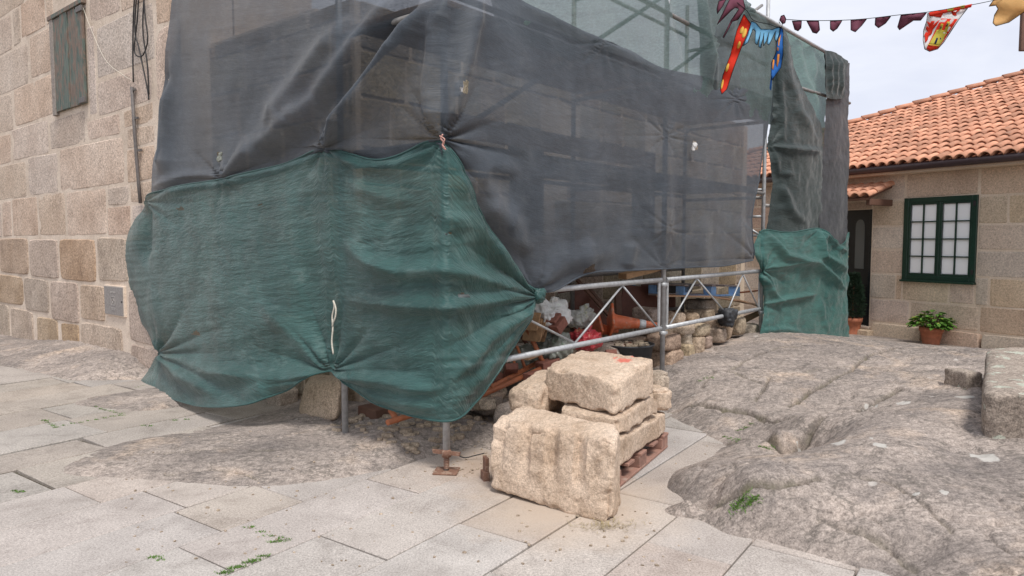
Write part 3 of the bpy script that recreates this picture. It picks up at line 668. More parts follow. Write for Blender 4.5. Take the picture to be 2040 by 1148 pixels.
MB().lathe(Wp(cs_ - cw / 2 + .03, cz, .04), [(.001, .012), (.009, .01), (.009, 0)], 10, WN).build('lock', M['cable'], dr)
# cables and conduit
def wpx(x, y, off=.04): s, z = w_sz(x, y, True); return Wp(s, z, off)
for pl in ([(277, -30), (273, 40), (272, 110), (273, 165)], [(281, -30), (276, 60), (285, 100), (301, 178), (304, 200)], [(285, -30), (281, 40), (275, 95), (279, 112), (292, 112), (302, 80), (296, 30), (293, -30)], [(296, -30), (292, 60), (301, 130), (304, 190)]):
    tubes('cable', spline([wpx(*p) for p in pl], 20), .008, M['cable'], old, 6)
tubes('conduit', [wpx(*p) for p in ((270, 175), (276, 270), (283, 360), (287, 405))], .02, M['conduit'], old, 8)
tubes('wire', spline([wpx(x, y, .03) for x, y in ((165, 0), (185, 55), (215, 120), (250, 150), (270, 162))], 16), .003, M['rope'], old, 5)
for y in (180, 236, 300): MB().box(wpx(272 + (y - 180) * .1, y, .03), WD * .035, WN * .012, (0, 0, .012)).build('clip', M['conduit'], old)

# ------------------------------------------------------------------ ruined building behind the nets
ruin = empty('ruined_building', SC(3, 1.6, 0), 'roofless granite building under repair behind the scaffold nets', 'ruin')
mb = MB(); mb.box(SC(5.0, 1.95, 1.75), US * 4.4, NI * .28, (0, 0, 1.85)); mb.box(SC(.9, 3.65, 1.75), US * .29, NI * 1.4, (0, 0, 1.9))
rw = mb.build('wall', M['house_mortar'], ruin)
rr = random.Random(3)
for O, ex, en, l0, l1 in ((SC(0, 1.67, 0), US, -NI, .65, 9.2), (SC(.61, 0, 0), -NI, -US, -5.0, -1.7)):
    z = .05
    while z < 3.5:
        h = rr.uniform(.3, .46); s = l0 - rr.uniform(0, .4)
        while s < l1:
            l = rr.uniform(.35, .8)
            hole = (O[0] != SC(.61, 0, 0)[0]) and (2.6 < s < 3.4 or 5.2 < s < 6.0) and 1.6 < z < 2.9
            if not hole: stone_face(rw, O, ex, en, (max(s, l0), min(s + l, l1), z, min(z + h, 3.62)), M['ruin_stone'], .02, int(s * 91 + z * 13), gap=.006, rnd=12, nu=4, nz=3)
            s += l
        z += h
for s in (2.95, 5.6): MB().box(SC(s, 1.655, 2.2), US * .3, NI * .02, (0, 0, .6)).build('opening', M['door'], ruin)

# ------------------------------------------------------------------ tiled house (right)
th = empty('tiled_house', HS(0, 0), 'low granite house with orange clay tile roof and green window', 'house')
zE = (hs_px(1700, 352)[1] + hs_px(2030, 320)[1]) / 2
mb = MB()
sR, sL = -5.0, 7.2
wz0 = hs_px(1870, 560)[1]; wz1 = hs_px(1875, 392)[1]; ws1 = hs_px(1801, 476)[0]; ws0 = hs_px(1947, 476)[0]
ds0 = hs_px(1735, 520)[0]; ds1 = ds0 + .92; dz1 = hs_px(1715, 418)[1]; dz0 = hs_px(1715, 655)[1]; dz0 = max(dz0, .08)
def wbox(s0, s1, z0, z1): mb.box(HS((s0 + s1) / 2, (z0 + z1) / 2, -.2), HD * (s1 - s0) / 2, HN * .2, (0, 0, (z1 - z0) / 2))
wbox(sR, ws0, -.2, zE); wbox(ws0, ws1, -.2, wz0); wbox(ws0, ws1, wz1, zE); wbox(ws1, ds0, -.2, zE); wbox(ds0, ds1, dz1, zE); wbox(ds1, sL, -.2, zE); wbox(ds0, ds1, -.2, dz0)
mb.box(HS(sL - .2, zE / 2, -4), HD * .2, HN * 3.8, (0, 0, zE / 2 + .2)); mb.box(HS(sR + .2, zE / 2, -4), HD * .2, HN * 3.8, (0, 0, zE / 2 + .2))
hw = mb.build('wall', M['house_mortar'], th)
rows = [hs_px(1765, y)[1] for y in (401, 452, 498, 545, 597, 642)]
R2 = [hs_px(1985, y)[1] for y in (387, 446, 498, 554, 611, 668)]
rows = [(a + b) / 2 for a, b in zip(rows, R2)]
zp = rows[5]
def sx(x, z): return float(np.interp(0, [0], [0])) if False else hs_px(x, 480)[0]
sj = lambda x: hs_px(x, 500)[0]
RW = [(zE - .04, rows[0], [None, 1640, 2160]), (rows[0], rows[1], [1640, 2005, 2160]), (rows[1], rows[2], [1640, 2070]), (rows[2], rows[3], [1640, 2085]), (rows[3], rows[4], [1640, 1787, 1894, 1974, 2120]), (rows[4], rows[5], [1640, 1817, 1957, 2080])]
rr = random.Random(12); cnt = 0
for ri, (z1, z0, js) in enumerate(RW):
    c = sorted([sj(x) for x in js if x], reverse=True)       # s from left to right
    while c[-1] > sR + .5: c.append(c[-1] - rr.uniform(.7, 1.3))
    while c[0] < sL - .5: c.insert(0, c[0] + rr.uniform(.7, 1.3))
    for a, b in zip(c[:-1], c[1:]):
        segs = [(b, a, z0, z1)]
        for (h0, h1, hz0, hz1) in ((ws0, ws1, wz0, wz1), (ds0, ds1, dz0 - .1, dz1)):
            out = []
            for p, q, y0, y1 in segs:
                if y0 < hz1 and y1 > hz0 and p < h1 and q > h0:
                    if p < h0: out.append((p, h0, y0, y1))
                    if q > h1: out.append((h1, q, y0, y1))
                    if y0 < hz0: out.append((max(p, h0), min(q, h1), y0, hz0))
                    if y1 > hz1: out.append((max(p, h0), min(q, h1), hz1, y1))
                else: out.append((p, q, y0, y1))
            segs = out
        for p, q, zz0, zz1 in segs:
            if q - p < .06 or zz1 - zz0 < .05: continue
            cnt += 1; stone_face(hw, HW, -HD, HN, (-q, -p, zz0, zz1), M['house_stone'], .007, cnt + 300, gap=.015, rnd=24, nu=6, nz=4, rough=.004, jit=.006)
for k in range(8):
    s = -3.2 + k * .85
    if s + .8 < ds0: lump_obj('plinth_stone', lump_box(HS(s + .42, zp / 2 - .03, .03), HD * .415, HN * .07, (0, 0, zp / 2 + .02)), M['house_stone'], th, n=4, k=14, amp=.012, seed=k)
MB().box(HS((ds0 + ds1) / 2, dz0 - .09, .08), HD * .6, HN * .16, (0, 0, .085)).build('step', M['house_stone'], th, .01)
MB().box(HS((ds0 + ds1) / 2 - .1, dz0 + .02, -.02), HD * .4, HN * .1, (0, 0, .02)).build('threshold', M['mortar'], th, .006)
# window
wn_ = empty('window', HS((ws0 + ws1) / 2, wz0), parent=th); wn_['label'] = 'dark green casement window of sixteen panes with white curtains'
W_, Hh = ws1 - ws0, wz1 - wz0; fr = .075; mid = .03
def wb(m, x0, x1, y0, y1, off, dep): m.box(HS(ws1 - (x0 + x1) / 2, wz0 + (y0 + y1) / 2, off), HD * (x1 - x0) / 2, HN * dep, (0, 0, (y1 - y0) / 2)); return m
f = MB(); wb(f, 0, fr, 0, Hh, .0, .035); wb(f, W_ - fr, W_, 0, Hh, .0, .035); wb(f, fr, W_ - fr, 0, fr, .0, .035); wb(f, fr, W_ - fr, Hh - fr, Hh, .0, .035)
f.build('frame', M['green_paint'], wn_, .006)
wb(MB(), W_ / 2 - mid / 2, W_ / 2 + mid / 2, fr, Hh - fr, .0, .03).build('mullion', M['green_paint'], wn_, .006)
for x0 in (fr, W_ / 2 + mid / 2):
    x1 = x0 + (W_ / 2 - mid / 2 - fr); y0, y1 = fr, Hh - fr; st = .03
    s_ = MB(); wb(s_, x0, x0 + st, y0, y1, .012, .012); wb(s_, x1 - st, x1, y0, y1, .012, .012); wb(s_, x0 + st, x1 - st, y0, y0 + st, .012, .012); wb(s_, x0 + st, x1 - st, y1 - st, y1, .012, .012)
    s_.build('sash', M['green_paint'], wn_, .003)
    X = np.linspace(x0 + st, x1 - st, 3); Y = np.linspace(y0 + st, y1 - st, 5)
    wb(MB(), X[1] - .009, X[1] + .009, Y[0], Y[-1], .006, .012).build('glazing_bar', M['green_paint'], wn_)
    for y in Y[1:-1]: wb(MB(), X[0], X[-1], y - .009, y + .009, .0055, .0125).build('glazing_bar', M['green_paint'], wn_)
    for i in range(2):
        for j in range(4): wb(MB(), X[i] + .009, X[i + 1] - .009, Y[j] + .009, Y[j + 1] - .009, -.012, .004).build('pane', M['pane'], wn_)
wb(MB(), -.01, W_ + .01, -.03, .002, .03, .05).build('sill', M['green_paint'], wn_, .005)
for yy in (.12, Hh - .16): wb(MB(), W_ - .05, W_ - .02, yy, yy + .07, .045, .008).build('hinge', M['cable'], wn_)
wb(MB(), .01, W_ - .01, .01, Hh - .01, -.05, .005).build('curtain', M['blind'], wn_)
# door
do = empty('door', HS((ds0 + ds1) / 2, dz0), parent=th); do['label'] = 'black panelled front door with arched glass and brass fittings'
Dh = dz1 - dz0
MB().box(HS((ds0 + ds1) / 2, (dz0 + dz1) / 2, -.13), HD * (ds1 - ds0) / 2, HN * .03, (0, 0, Dh / 2)).build('leaf', M['door'], do, .004)
def dbx(x0, x1, y0, y1, off, dep, nm, mt): MB().box(HS(ds0 + (x0 + x1) / 2, dz0 + (y0 + y1) / 2, off), HD * (x1 - x0) / 2, HN * dep, (0, 0, (y1 - y0) / 2)).build(nm, mt, do, .002)
dbx(0, .05, 0, Dh, -.07, .06, 'jamb', M['door']); dbx(.08, .5, .12, .7, -.10, .012, 'panel', M['door'])
xg0, xg1 = .19, .36; gy0 = Dh * .5; gy1 = Dh * .86
ar = [(xg0, gy0), (xg1, gy0)] + [(xg0 + (xg1 - xg0) * (.5 + .5 * math.cos(t)) , gy1 + .12 * math.sin(t)) for t in np.linspace(0, math.pi, 9)]
V = [HS(ds0 + x, dz0 + y, -.094) for x, y in ar] + [HS(ds0 + x, dz0 + y, -.102) for x, y in ar]; n = len(ar)
link('glass', mesh_np('glass', V, [tuple(range(n))[::-1], tuple(range(n, 2 * n))] + [(i, (i + 1) % n, n + (i + 1) % n, n + i) for i in range(n)]), M['door_glass'], do)
kx = .5; tubes('knocker', spline([HS(ds0 + kx + a, dz0 + Dh * .72 + b, -.085) for a, b in ((-.02, .07), (.035, .05), (.04, .01), (0, -.01), (.03, -.05), (-.02, -.07))], 16), .008, M['brass'], do, 8)
MB().lathe(HS(ds0 + kx - .005, dz0 + Dh * .60, -.1), [(.022, 0), (.022, .012), (.001, .014)], 14, HN).build('peephole', M['brass'], do)
tubes('letter_bar', [HS(ds0 + .33, dz0 + Dh * .42, -.085), HS(ds0 + .62, dz0 + Dh * .42, -.085)], .013, M['brass'], do, 8)
# gutter
tubes('gutter', [HS(s, zE + .04, .30) for s in (sR, 0, sL)], .058, M['gutter'], th, 12)
MB().box(HS((sR + sL) / 2, zE - .03, .12), HD * (sL - sR) / 2, HN * .115, (0, 0, .018)).build('soffit', M['house_mortar'], th)
# roof
K = .385; sC = 7.0; WMX = 7.4
def RF(s, w, up=0.0): return HW + HD * s + HN * (.30 - w) + np.array([0, 0, zE + .08 + K * w + up])
V = [RF(sR, 0, -.03), RF(sC, 0, -.03), RF(sC - WMX, WMX, -.03), RF(sR, WMX, -.03)]; V += [v - np.array([0, 0, .07]) for v in V]
roof = link('roof', mesh_np('roof', V, [(0, 3, 2, 1), (4, 5, 6, 7), (0, 1, 5, 4), (1, 2, 6, 5), (2, 3, 7, 6), (3, 0, 4, 7)]), M['tile_dark'], th)
sl = math.atan(K); UPV = (-HN * math.cos(sl) + np.array([0, 0, math.sin(sl)])); NV = (HN * math.sin(sl) + np.array([0, 0, math.cos(sl)]))
def tile_mesh(name, r0, r1, ln, seg=7, th_=.013):
    V = []; Fc = []
    for (r, y, lift) in ((r0, 0, .022), (r1, ln, 0)):
        for rr_ in (r, r - th_):
            for k in range(seg + 1):
                t = math.pi * k / seg; V.append((rr_ * math.cos(t), y, rr_ * math.sin(t) * .92 + lift))
    m = seg + 1
    for k in range(seg):
        Fc += [(k, k + 1, 2 * m + k + 1, 2 * m + k), (m + k + 1, m + k, 3 * m + k, 3 * m + k + 1), (k + 1, k, m + k, m + k + 1)]
    Fc += [(0, 2 * m, 3 * m, m), (seg, m + seg, 3 * m + seg, 2 * m + seg)]
    return mesh_np(name, V, Fc, True)
tm = tile_mesh('tile', .079, .066, .40); tm.materials.append(M['tile'])
RM = Matrix((( -HD[0], UPV[0], NV[0]), (-HD[1], UPV[1], NV[1]), (-HD[2], UPV[2], NV[2]))).to_4x4()
cand = []; rr = random.Random(8)
PT, EX = .168, .31
ncol = int((sC - sR) / PT)
for c in range(ncol):
    s = sR + c * PT + .05
    for r in range(int(WMX / (EX * math.cos(sl)))):
        w = r * EX * math.cos(sl)
        if w > sC - s - .15: break
        p = RF(s, w - .05, .0) + rr.uniform(-.006, .006) * HD + np.array([0, 0, rr.uniform(-.004, .005)])
        x, y = proj(p); vis = 1668 < x < 2060 and y > 150
        cand.append((0 if vis else 1, abs(x - 1880) + abs(y - 260), p, rr.uniform(-.035, .035)))
cand.sort(key=lambda q: (q[0], q[1]))
def tmat(p, a): return Matrix.Translation(Vector(p)) @ RM @ Matrix.Rotation(a, 4, 'Z')
base = np.array([v.co[:] for v in tm.vertices]); bf = [tuple(p.vertices) for p in tm.polygons]
rest = MB(); ntile = 0
for vis, _, p, a in cand:
    if ntile < 300 and not vis:
        o = bpy.data.objects.new('tile', tm); col.objects.link(o); o.parent = roof; o.matrix_local = tmat(p, a); ntile += 1
    else:
        m = np.array(tmat(p, a)); rest.add(base @ m[:3, :3].T + m[:3, 3], bf, True)
o = rest.build('roof_tiles_beyond', M['tile'], roof); o['kind'] = 'stuff'
hip = tile_mesh('ridge_tile', .10, .088, .42); hip.materials.append(M['tile'])
hd = RF(sC - 1, 1) - RF(sC, 0); hl = np.linalg.norm(hd); hd = hd / hl; hx = np.cross(hd, (0, 0, 1.)); hx /= np.linalg.norm(hx); hz = np.cross(hx, hd)
HM = Matrix(((hx[0], hd[0], hz[0]), (hx[1], hd[1], hz[1]), (hx[2], hd[2], hz[2]))).to_4x4()
for k in range(int(WMX * hl / .34)):
    o = bpy.data.objects.new('ridge_tile', hip); col.objects.link(o); o.parent = roof
    o.matrix_local = Matrix.Translation(Vector(RF(sC, 0, .05) + hd * k * .34)) @ HM @ Matrix.Rotation(rr.uniform(-.02, .02), 4, 'Z')
# back slope, so that the roof is a roof
V = [RF(sC, 0, -.05), RF(sC - WMX, WMX, -.05), RF(sR, WMX, -.05), HW + HD * sR + HN * (.3 - 2 * WMX) + np.array([0, 0, zE]), HW + HD * sC + HN * (.3 - 2 * WMX) + np.array([0, 0, zE])]
link('back_slope', mesh_np('back_slope', V, [(1, 2, 3, 4), (0, 1, 4)]), M['tile_dark'], roof)
# door canopy
cn = empty('canopy', HS(ds0 + .4, dz1 + .1), parent=th); cn['label'] = 'small clay tiled canopy over the front door'
cs0 = hs_px(1752, 365, .35)[0]; cz = dz1 + .12
kc = .34; scn = math.atan(kc); UP2 = -HN * math.cos(scn) + np.array([0, 0, math.sin(scn)]); NV2 = HN * math.sin(scn) + np.array([0, 0, math.cos(scn)])
CM = Matrix(((-HD[0], UP2[0], NV2[0]), (-HD[1], UP2[1], NV2[1]), (0, UP2[2], NV2[2]))).to_4x4()
MB().box(HS(cs0 + .6, cz + .12, .33), HD * .6, HN * .33 - np.array([0, 0, .33 * kc]), NV2 * .015).build('board', M['wood_dark'], cn)
for i in range(7):
    for j in range(3):
        if j == 2 and i > 6: continue
        o = bpy.data.objects.new('tile', tm); col.objects.link(o); o.parent = cn
        o.matrix_parent_inverse = Matrix.Translation(-root_loc(cn))
        o.matrix_local = cn.matrix_local.copy().inverted() if False else Matrix.Translation(-root_loc(cn)) @ Matrix.Translation(Vector(HS(cs0 + .03 + i * PT, cz + .03 + j * .22 * kc, .66 - j * .22))) @ CM @ Matrix.Rotation(rr.uniform(-.04, .04), 4, 'Z')
for s in (cs0 + .02,): 
    MB().box(HS(s, cz - .03, .3), HD * .035, HN * .3, (0, 0, .05)).build('bracket', M['wood_dark'], cn, .006)
# ------------------------------------------------------------------ scaffold
scf = empty('scaffold', SC(3, .5, 0), 'galvanised tube scaffold wrapped in nets along the ruined building', 'scaffold')
TP1, TP2 = 3.05, 5.72
ED = np.array([math.sin(math.radians(47.5)), math.cos(math.radians(47.5)), 0]); EN = np.array([-ED[1], ED[0], 0])
Q2 = SC(TP2, 0, 0)
def EP(t, z, n=0.0): return Q2 + ED * t + EN * n + np.array([0, 0, z])
def end_px(px, py, n=0.0): return on_plane(px, py, Q2 + EN * n, EN)
R = .0245
posts = [(SC(0, 0, 0), .155, 5.4, 'steel'), (SC(0, 1.09, 0), .06, 5.4, 'steel'), (SC(TP1, 0, 0), .22, 5.6, 'steel'), (SC(TP1, 1.09, 0), .15, 5.6, 'steel_dark'), (SC(TP2, 0, 0), .30, 4.72, 'steel'), (SC(TP2, 1.09, 0), .2, 4.7, 'steel_dark'), (EP(2.42, 0, .05), .0, 3.95, 'steel')]
for p, z0, z1, m in posts: tubes('post', [p + np.array([0, 0, z0]), p + np.array([0, 0, z1])], R, M[m], scf, 14)
v_ = lambda a, b: np.array([a, b, 0.0])
# screw jack under the corner post
jk = empty('base_jack', SC(0, 0, 0), parent=scf); jk['label'] = 'rusty screw jack with wing nut under the corner post'
MB().box(SC(0, 0, .006), v_(.99, -.10) * .082, v_(.10, .99) * .075, (0, 0, .006)).build('plate', M['rust'], jk, .003)
MB().tube([SC(0, 0, .01), SC(0, 0, .2)], .017, 12).build('screw', M['steel_dark'], jk)
th_ = MB()
for k in range(7): th_.lathe(SC(0, 0, 0.025 + k * .011), [(.017, 0), (.0205, .0035), (.0205, .006), (.017, .0095)], 12)
th_.build('thread', M['rust'], jk)
nt_ = MB().lathe(SC(0, 0, .105), [(.012, 0), (.033, 0), (.034, .035), (.026, .05), (.012, .05)], 10)
for d in (1, -1):
    v = np.array([.93, -.36, 0]) * d; v /= np.linalg.norm(v); w = np.cross(v, (0, 0, 1.)); nt_.box(SC(0, 0, .132) + v * .065, v * .036, w * .008, np.array([0, 0, .013]) + v * .003)
nt_.build('wing_nut', M['rust'], jk)
# lattice girders
def girder(pa, pb, zt, zb, tops, bots, name='lattice_girder'):
    g = empty(name, (pa + pb) / 2, parent=scf); d = (pb - pa); Ln = np.linalg.norm(d); d = d / Ln
    at = lambda t, z: pa + d * t + np.array([0, 0, z])
    tubes('chord', [at(.05, zt), at(Ln - .05, zt)], .0235, M['steel'], g, 12); tubes('chord', [at(.05, zb), at(Ln - .05, zb)], .0235, M['steel'], g, 12)
    for k in range(len(tops)):
        if k < len(bots): tubes('brace', [at(tops[k], zt - .02), at(bots[k], zb + .02)], .0095, M['steel'], g, 8)
        if k + 1 <= len(bots) - 1 or k + 1 < len(tops):
            if k + 1 < len(bots): tubes('brace', [at(tops[k], zt - .02), at(bots[k + 1], zb + .02)], .0095, M['steel'], g, 8)
    for t in (.085, Ln - .085):
        MB().box(at(t, (zt + zb) / 2), d * .019, np.cross(d, (0, 0, 1.)) * .006, (0, 0, (zt - zb) / 2)).build('end_bar', M['steel'], g)
    return at
tt = lambda px, py: float(np.dot(sc_px(px, py) - P0, US))
ZT = float(np.mean([sc_px(1310, 556)[2], sc_px(1500, 541)[2], sc_px(1100, 581)[2]])); ZB = float(np.mean([sc_px(1310, 655)[2], sc_px(1500, 615)[2], sc_px(1040, 716)[2]]))
girder(SC(0, 0, 0), SC(TP1, 0, 0), ZT, ZB, [tt(970, 590), tt(1240, 567)], [.2, tt(1145, 690), TP1 - .12])
girder(SC(TP1, 0, 0), SC(TP2, 0, 0), ZT, ZB, [x - TP1 for x in (tt(1388, 550), tt(1480, 545))], [.15, tt(1447, 630) - TP1, TP2 - TP1 - .1])
def clamp(p, d, z):
    m = MB().lathe(p + np.array([0, 0, z - .022]), [(.026, 0), (.034, .002), (.034, .042), (.026, .044)], 14)
    m.box(p + np.array([0, 0, z]) + d * .05, d * .03, np.cross(d, (0, 0, 1.)) * .014, (0, 0, .014)); m.build('coupler', M['steel'], scf)
for t in (0, TP1, TP2):
    for z in (ZT, ZB):
        clamp(SC(t, 0, 0), US, z - .05)
# ledgers, transoms, decks
for n, zz in ((1.09, ZT), (1.09, ZB - .05), (1.09, 2.15), (0.0, 2.15), (1.09, 4.3), (0.0, 3.75), (0, 4.25), (0, 3.15)):
    tubes('ledger', [SC(.35 if n > 1 and zz > 1.5 else .0, n, zz), SC(TP2, n, zz)], .022, M['steel_dark'], scf, 10)
for t in (0, TP1, TP2):
    for zz in (2.1, 3.05, 4.1): tubes('transom', [SC(t, .0, zz), SC(t, 1.09, zz)], .022, M['steel_dark'], scf, 10)
tubes('brace', [SC(0.05, .08, 2.2), SC(TP1, .08, 3.9)], .02, M['steel_dark'], scf, 8)
tubes('brace', [SC(TP1, .08, 3.1), SC(TP2, .08, 4.5)], .02, M['steel_dark'], scf, 8)
for z in (2.2, 3.12):
    for k in range(3):
        for a, b in ((.05, TP1 - .03), (TP1 + .03, TP2 - .05)):
            MB().box(SC((a + b) / 2, .22 + k * .32, z), US * (b - a) / 2, NI * .155, (0, 0, .022)).build('deck_board', M['steel_dark'] if z < 3 else M['wood'], scf, .004)
MB().box(SC(1.45, .035, 2.32), US * 1.4, NI * .012, (0, 0, .075)).build('toe_board', M['wood'], scf)
# rail above the end bay, ladder rungs beside the gap
tubes('top_rail', [at_y(1484, 12, 8.6), end_px(1650, 107)], .024, M['steel'], scf, 10)
for z0 in (1.62, 1.86, 2.2): tubes('rung', [SC(TP2, 0, z0), SC(TP2, 0, z0) + np.array([-.16, .10, .0])], .016, M['steel'], scf, 8)
tubes('diagonal', [SC(TP2, 0, 1.6), SC(TP2, 0, 1.75) + np.array([-.2, .1, .0])], .014, M['steel'], scf, 8)
for z in (1.0, 2.0, 3.6): tubes('ledger', [EP(0, z), EP(2.5, z)], .022, M['steel_dark'], scf, 10)

# ------------------------------------------------------------------ nets
def seg_dist(P, poly):
    best = np.full(len(P), 1e9); tb = np.zeros(len(P)); L_ = 0; tot = sum(np.linalg.norm(np.subtract(b, a)) for a, b in zip(poly[:-1], poly[1:]))
    for a, b in zip(poly[:-1], poly[1:]):
        a = np.array(a, float); b = np.array(b, float); ab = b - a; ln = np.linalg.norm(ab)
        t = np.clip((P - a) @ ab / (ln * ln), 0, 1); d = np.linalg.norm(P - a - t[:, None] * ab, axis=1)
        m = d < best; best[m] = d[m]; tb[m] = (L_ + t[m] * ln) / tot; L_ += ln
    return best, tb
def net(name, rows, plane, nu, nv, mat, label, folds=(), ties=(), wob=.02, wfreq=2.2, seed=1, grp=None, hw=.009, gain=1.35, holes=(), hems=()):
    """rows of (x, y, out) control points -> 3-D drape. folds: (polyline, height, width px); ties: (x, y, height, reach px, count)"""
    C = np.array([[(*p, *plane(p[0], p[1], p[2])) for p in r] for r in rows])           # px, py, off, X, Y, Z
    A = np.array([spline(r, nu) for r in C]); B = np.array([spline(A[:, i], nv) for i in range(nu)]).transpose(1, 0, 2)
    Pp = B[..., :2].reshape(-1, 2); X = B[..., 3:].copy()
    du = np.gradient(X, axis=1); dv = np.gradient(X, axis=0); N = np.cross(du, dv); N /= np.linalg.norm(N, axis=-1, keepdims=True) + 1e-9
    tocam = CAM - X; N *= np.sign((N * tocam).sum(-1, keepdims=True))
    d = wob * fbm(np.c_[X.reshape(-1, 3) * np.array([wfreq, wfreq, wfreq * 1.3])], seed, 4, .5)
    d = d + hw * fbm(np.c_[Pp[:, 0] * .011, Pp[:, 1] * .085 + Pp[:, 0] * .012, Pp[:, 0] * 0], seed + 3, 4, .6)
    for poly, h, w in folds:
        q, t = seg_dist(Pp, poly); tap = np.clip(np.minimum(t * 6 + .15, (1 - t) * 4 + .0), 0, 1)
        d = d + gain * h * np.exp(-(q / (w * (.55 + .45 * tap))) ** 2) * tap
    for x, y, h, reach, cnt in ties:
        v = Pp - np.array([x, y]); r = np.linalg.norm(v, axis=1); an = np.arctan2(v[:, 1], v[:, 0])
        wv = np.abs(np.sin(an * cnt / 2 + seed + .9 * vnoise(np.c_[an * 2, an * 0, an * 0 + seed], 2))) ** .7 - .5
        d = d + gain * h * wv * np.exp(-r / reach) * np.clip(r / (reach * .22), 0, 1)
    X = X + N * d.reshape(nv, nu)[..., None]
    su = np.concatenate([np.zeros((nv, 1)), np.cumsum(np.linalg.norm(np.diff(X, axis=1), axis=-1), 1)], 1); su = np.repeat(su.mean(0)[None], nv, 0)
    sv = np.concatenate([np.zeros((1, nu)), np.cumsum(np.linalg.norm(np.diff(X, axis=0), axis=-1), 0)], 0)
    o = link(name, grid_mesh(name, X, True, np.stack([su, sv], -1)), mat)
    if holes:
        bm = bmesh.new(); bm.from_mesh(o.data); bm.verts.ensure_lookup_table(); kill = []
        Pg = Pp
        for f in bm.faces:
            c = Pg[[v.index for v in f.verts]].mean(0)
            if any(((c[0] - x) / a) ** 2 + ((c[1] - y) / b) ** 2 < 1 + .5 * math.sin(3 * math.atan2(c[1] - y, c[0] - x)) for x, y, a, b in holes): kill.append(f)
        bmesh.ops.delete(bm, geom=kill, context='FACES'); bm.to_mesh(o.data); bm.free()
    for h in hems:
        E_ = {'top': X[0], 'bottom': X[-1], 'left': X[:, 0], 'right': X[:, -1]}[h][::2]
        tubes('hem', list(E_), .008, mat, o, 6)
    return tag(o, label, 'net', grp)
corner = P0
def wrap(px, py, off):
    """front of the wrapped scaffold: the left face up to the corner post, the long face beyond it"""
    xc = 888 + (py - 940) * (-.0059)
    return lf_px(px, py, off) if px <= xc else sc_px(px, py, -off)
# --- lower green net
g_rows = [
    [(286, 402, .02), (304, 385, .05), (380, 368, .06), (449, 357, .06), (560, 330, .06), (648, 297, .11), (760, 320, .07), (881, 284, .05), (938, 405, .05), (1003, 512, .04), (1066, 584, .05)],
    [(256, 470, -.05), (296, 470, .06), (383, 470, .12), (452, 462, .13), (562, 440, .12), (653, 420, .11), (763, 430, .12), (884, 410, .05), (955, 470, .05), (1012, 545, .05), (1067, 588, .05)],
    [(243, 535, -.12), (292, 545, .06), (388, 560, .17), (462, 565, .2), (568, 550, .17), (658, 545, .11), (768, 545, .15), (885, 545, .05), (958, 560, .05), (1014, 578, .05), (1068, 591, .05)],
    [(272, 625, -.08), (300, 625, .07), (392, 640, .2), (472, 655, .25), (572, 650, .2), (663, 645, .11), (772, 650, .15), (886, 670, .05), (958, 650, .05), (1013, 612, .05), (1068, 595, .05)],
    [(318, 700, .02), (328, 706, .06), (396, 725, .25), (482, 735, .3), (575, 715, .2), (667, 700, .10), (770, 740, .12), (887, 770, .05), (955, 720, .05), (1010, 650, .05), (1067, 598, .05)],
    [(268, 783, .12), (330, 792, .3), (402, 810, .42), (490, 806, .42), (578, 779, .22), (668, 737, .09), (765, 806, .1), (888, 840, .05), (948, 800, .05), (1003, 722, .05), (1064, 604, .05)]]
g_folds = [([(1050, 590), (888, 537), (802, 543), (694, 505)], 0.057, 16), ([(1050, 592), (883, 613), (760, 605), (690, 598)], 0.052, 15), ([(1050, 598), (960, 680), (899, 760)], 0.057, 15), ([(1055, 600), (985, 700), (915, 800)], 0.057, 18),
           ([(885, 290), (945, 420), (1000, 515), (1055, 582)], .018, 9), ([(895, 330), (950, 460), (1045, 585)], .035, 12), ([(672, 740), (748, 752), (888, 782)], 0.057, 15), ([(672, 740), (760, 790), (880, 815)], 0.046, 18),
           ([(664, 733), (590, 660), (512, 599)], 0.040, 18), ([(664, 736), (590, 750), (500, 756), (400, 745)], 0.057, 16), ([(664, 737), (580, 768), (480, 790)], 0.057, 16), ([(324, 705), (360, 750), (440, 790)], 0.057, 15), ([(324, 705), (420, 740), (520, 760)], 0.034, 18), ([(324, 703), (312, 640), (300, 560)], 0.034, 12),
           ([(288, 405), (287, 470), (286, 530)], -0.057, 11), ([(650, 303), (720, 335), (800, 330), (878, 295)], 0.034, 11), ([(300, 392), (380, 374), (449, 364), (560, 338), (645, 304)], 0.029, 9), ([(700, 365), (760, 392), (830, 400)], 0.023, 15), ([(690, 480), (740, 528), (800, 540)], 0.023, 15), ([(883, 430), (930, 450), (1000, 540)], 0.040, 20), ([(650, 310), (655, 430), (662, 580)], 0.017, 18), ([(886, 300), (886, 560), (888, 790)], 0.023, 12)]
g_ties = [(668, 737, .07, 70, 13), (1068, 592, .06, 90, 17), (322, 703, .08, 55, 11), (648, 297, .03, 60, 9), (881, 284, .035, 70, 9), (449, 357, .02, 40, 7), (288, 402, .04, 50, 9)]
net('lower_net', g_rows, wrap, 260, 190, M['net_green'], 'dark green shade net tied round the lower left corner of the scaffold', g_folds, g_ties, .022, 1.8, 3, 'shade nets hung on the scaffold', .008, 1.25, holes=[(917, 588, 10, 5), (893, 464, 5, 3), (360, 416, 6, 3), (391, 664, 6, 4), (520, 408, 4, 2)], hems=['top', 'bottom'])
# knot of the green net on the rail
kn = sc_px(1072, 588, -.06)
V, Fc = lump(lump_box(kn, US * .06, NI * .045, (0, 0, .055)), n=14, k=3, amp=.03, freq=14, seed=4)
o = link('net_knot', mesh_np('net_knot', V, Fc, True, uv=V[:, :2]), M['net_green']); tag(o, 'knotted end of the green net round the front rail', 'knot')
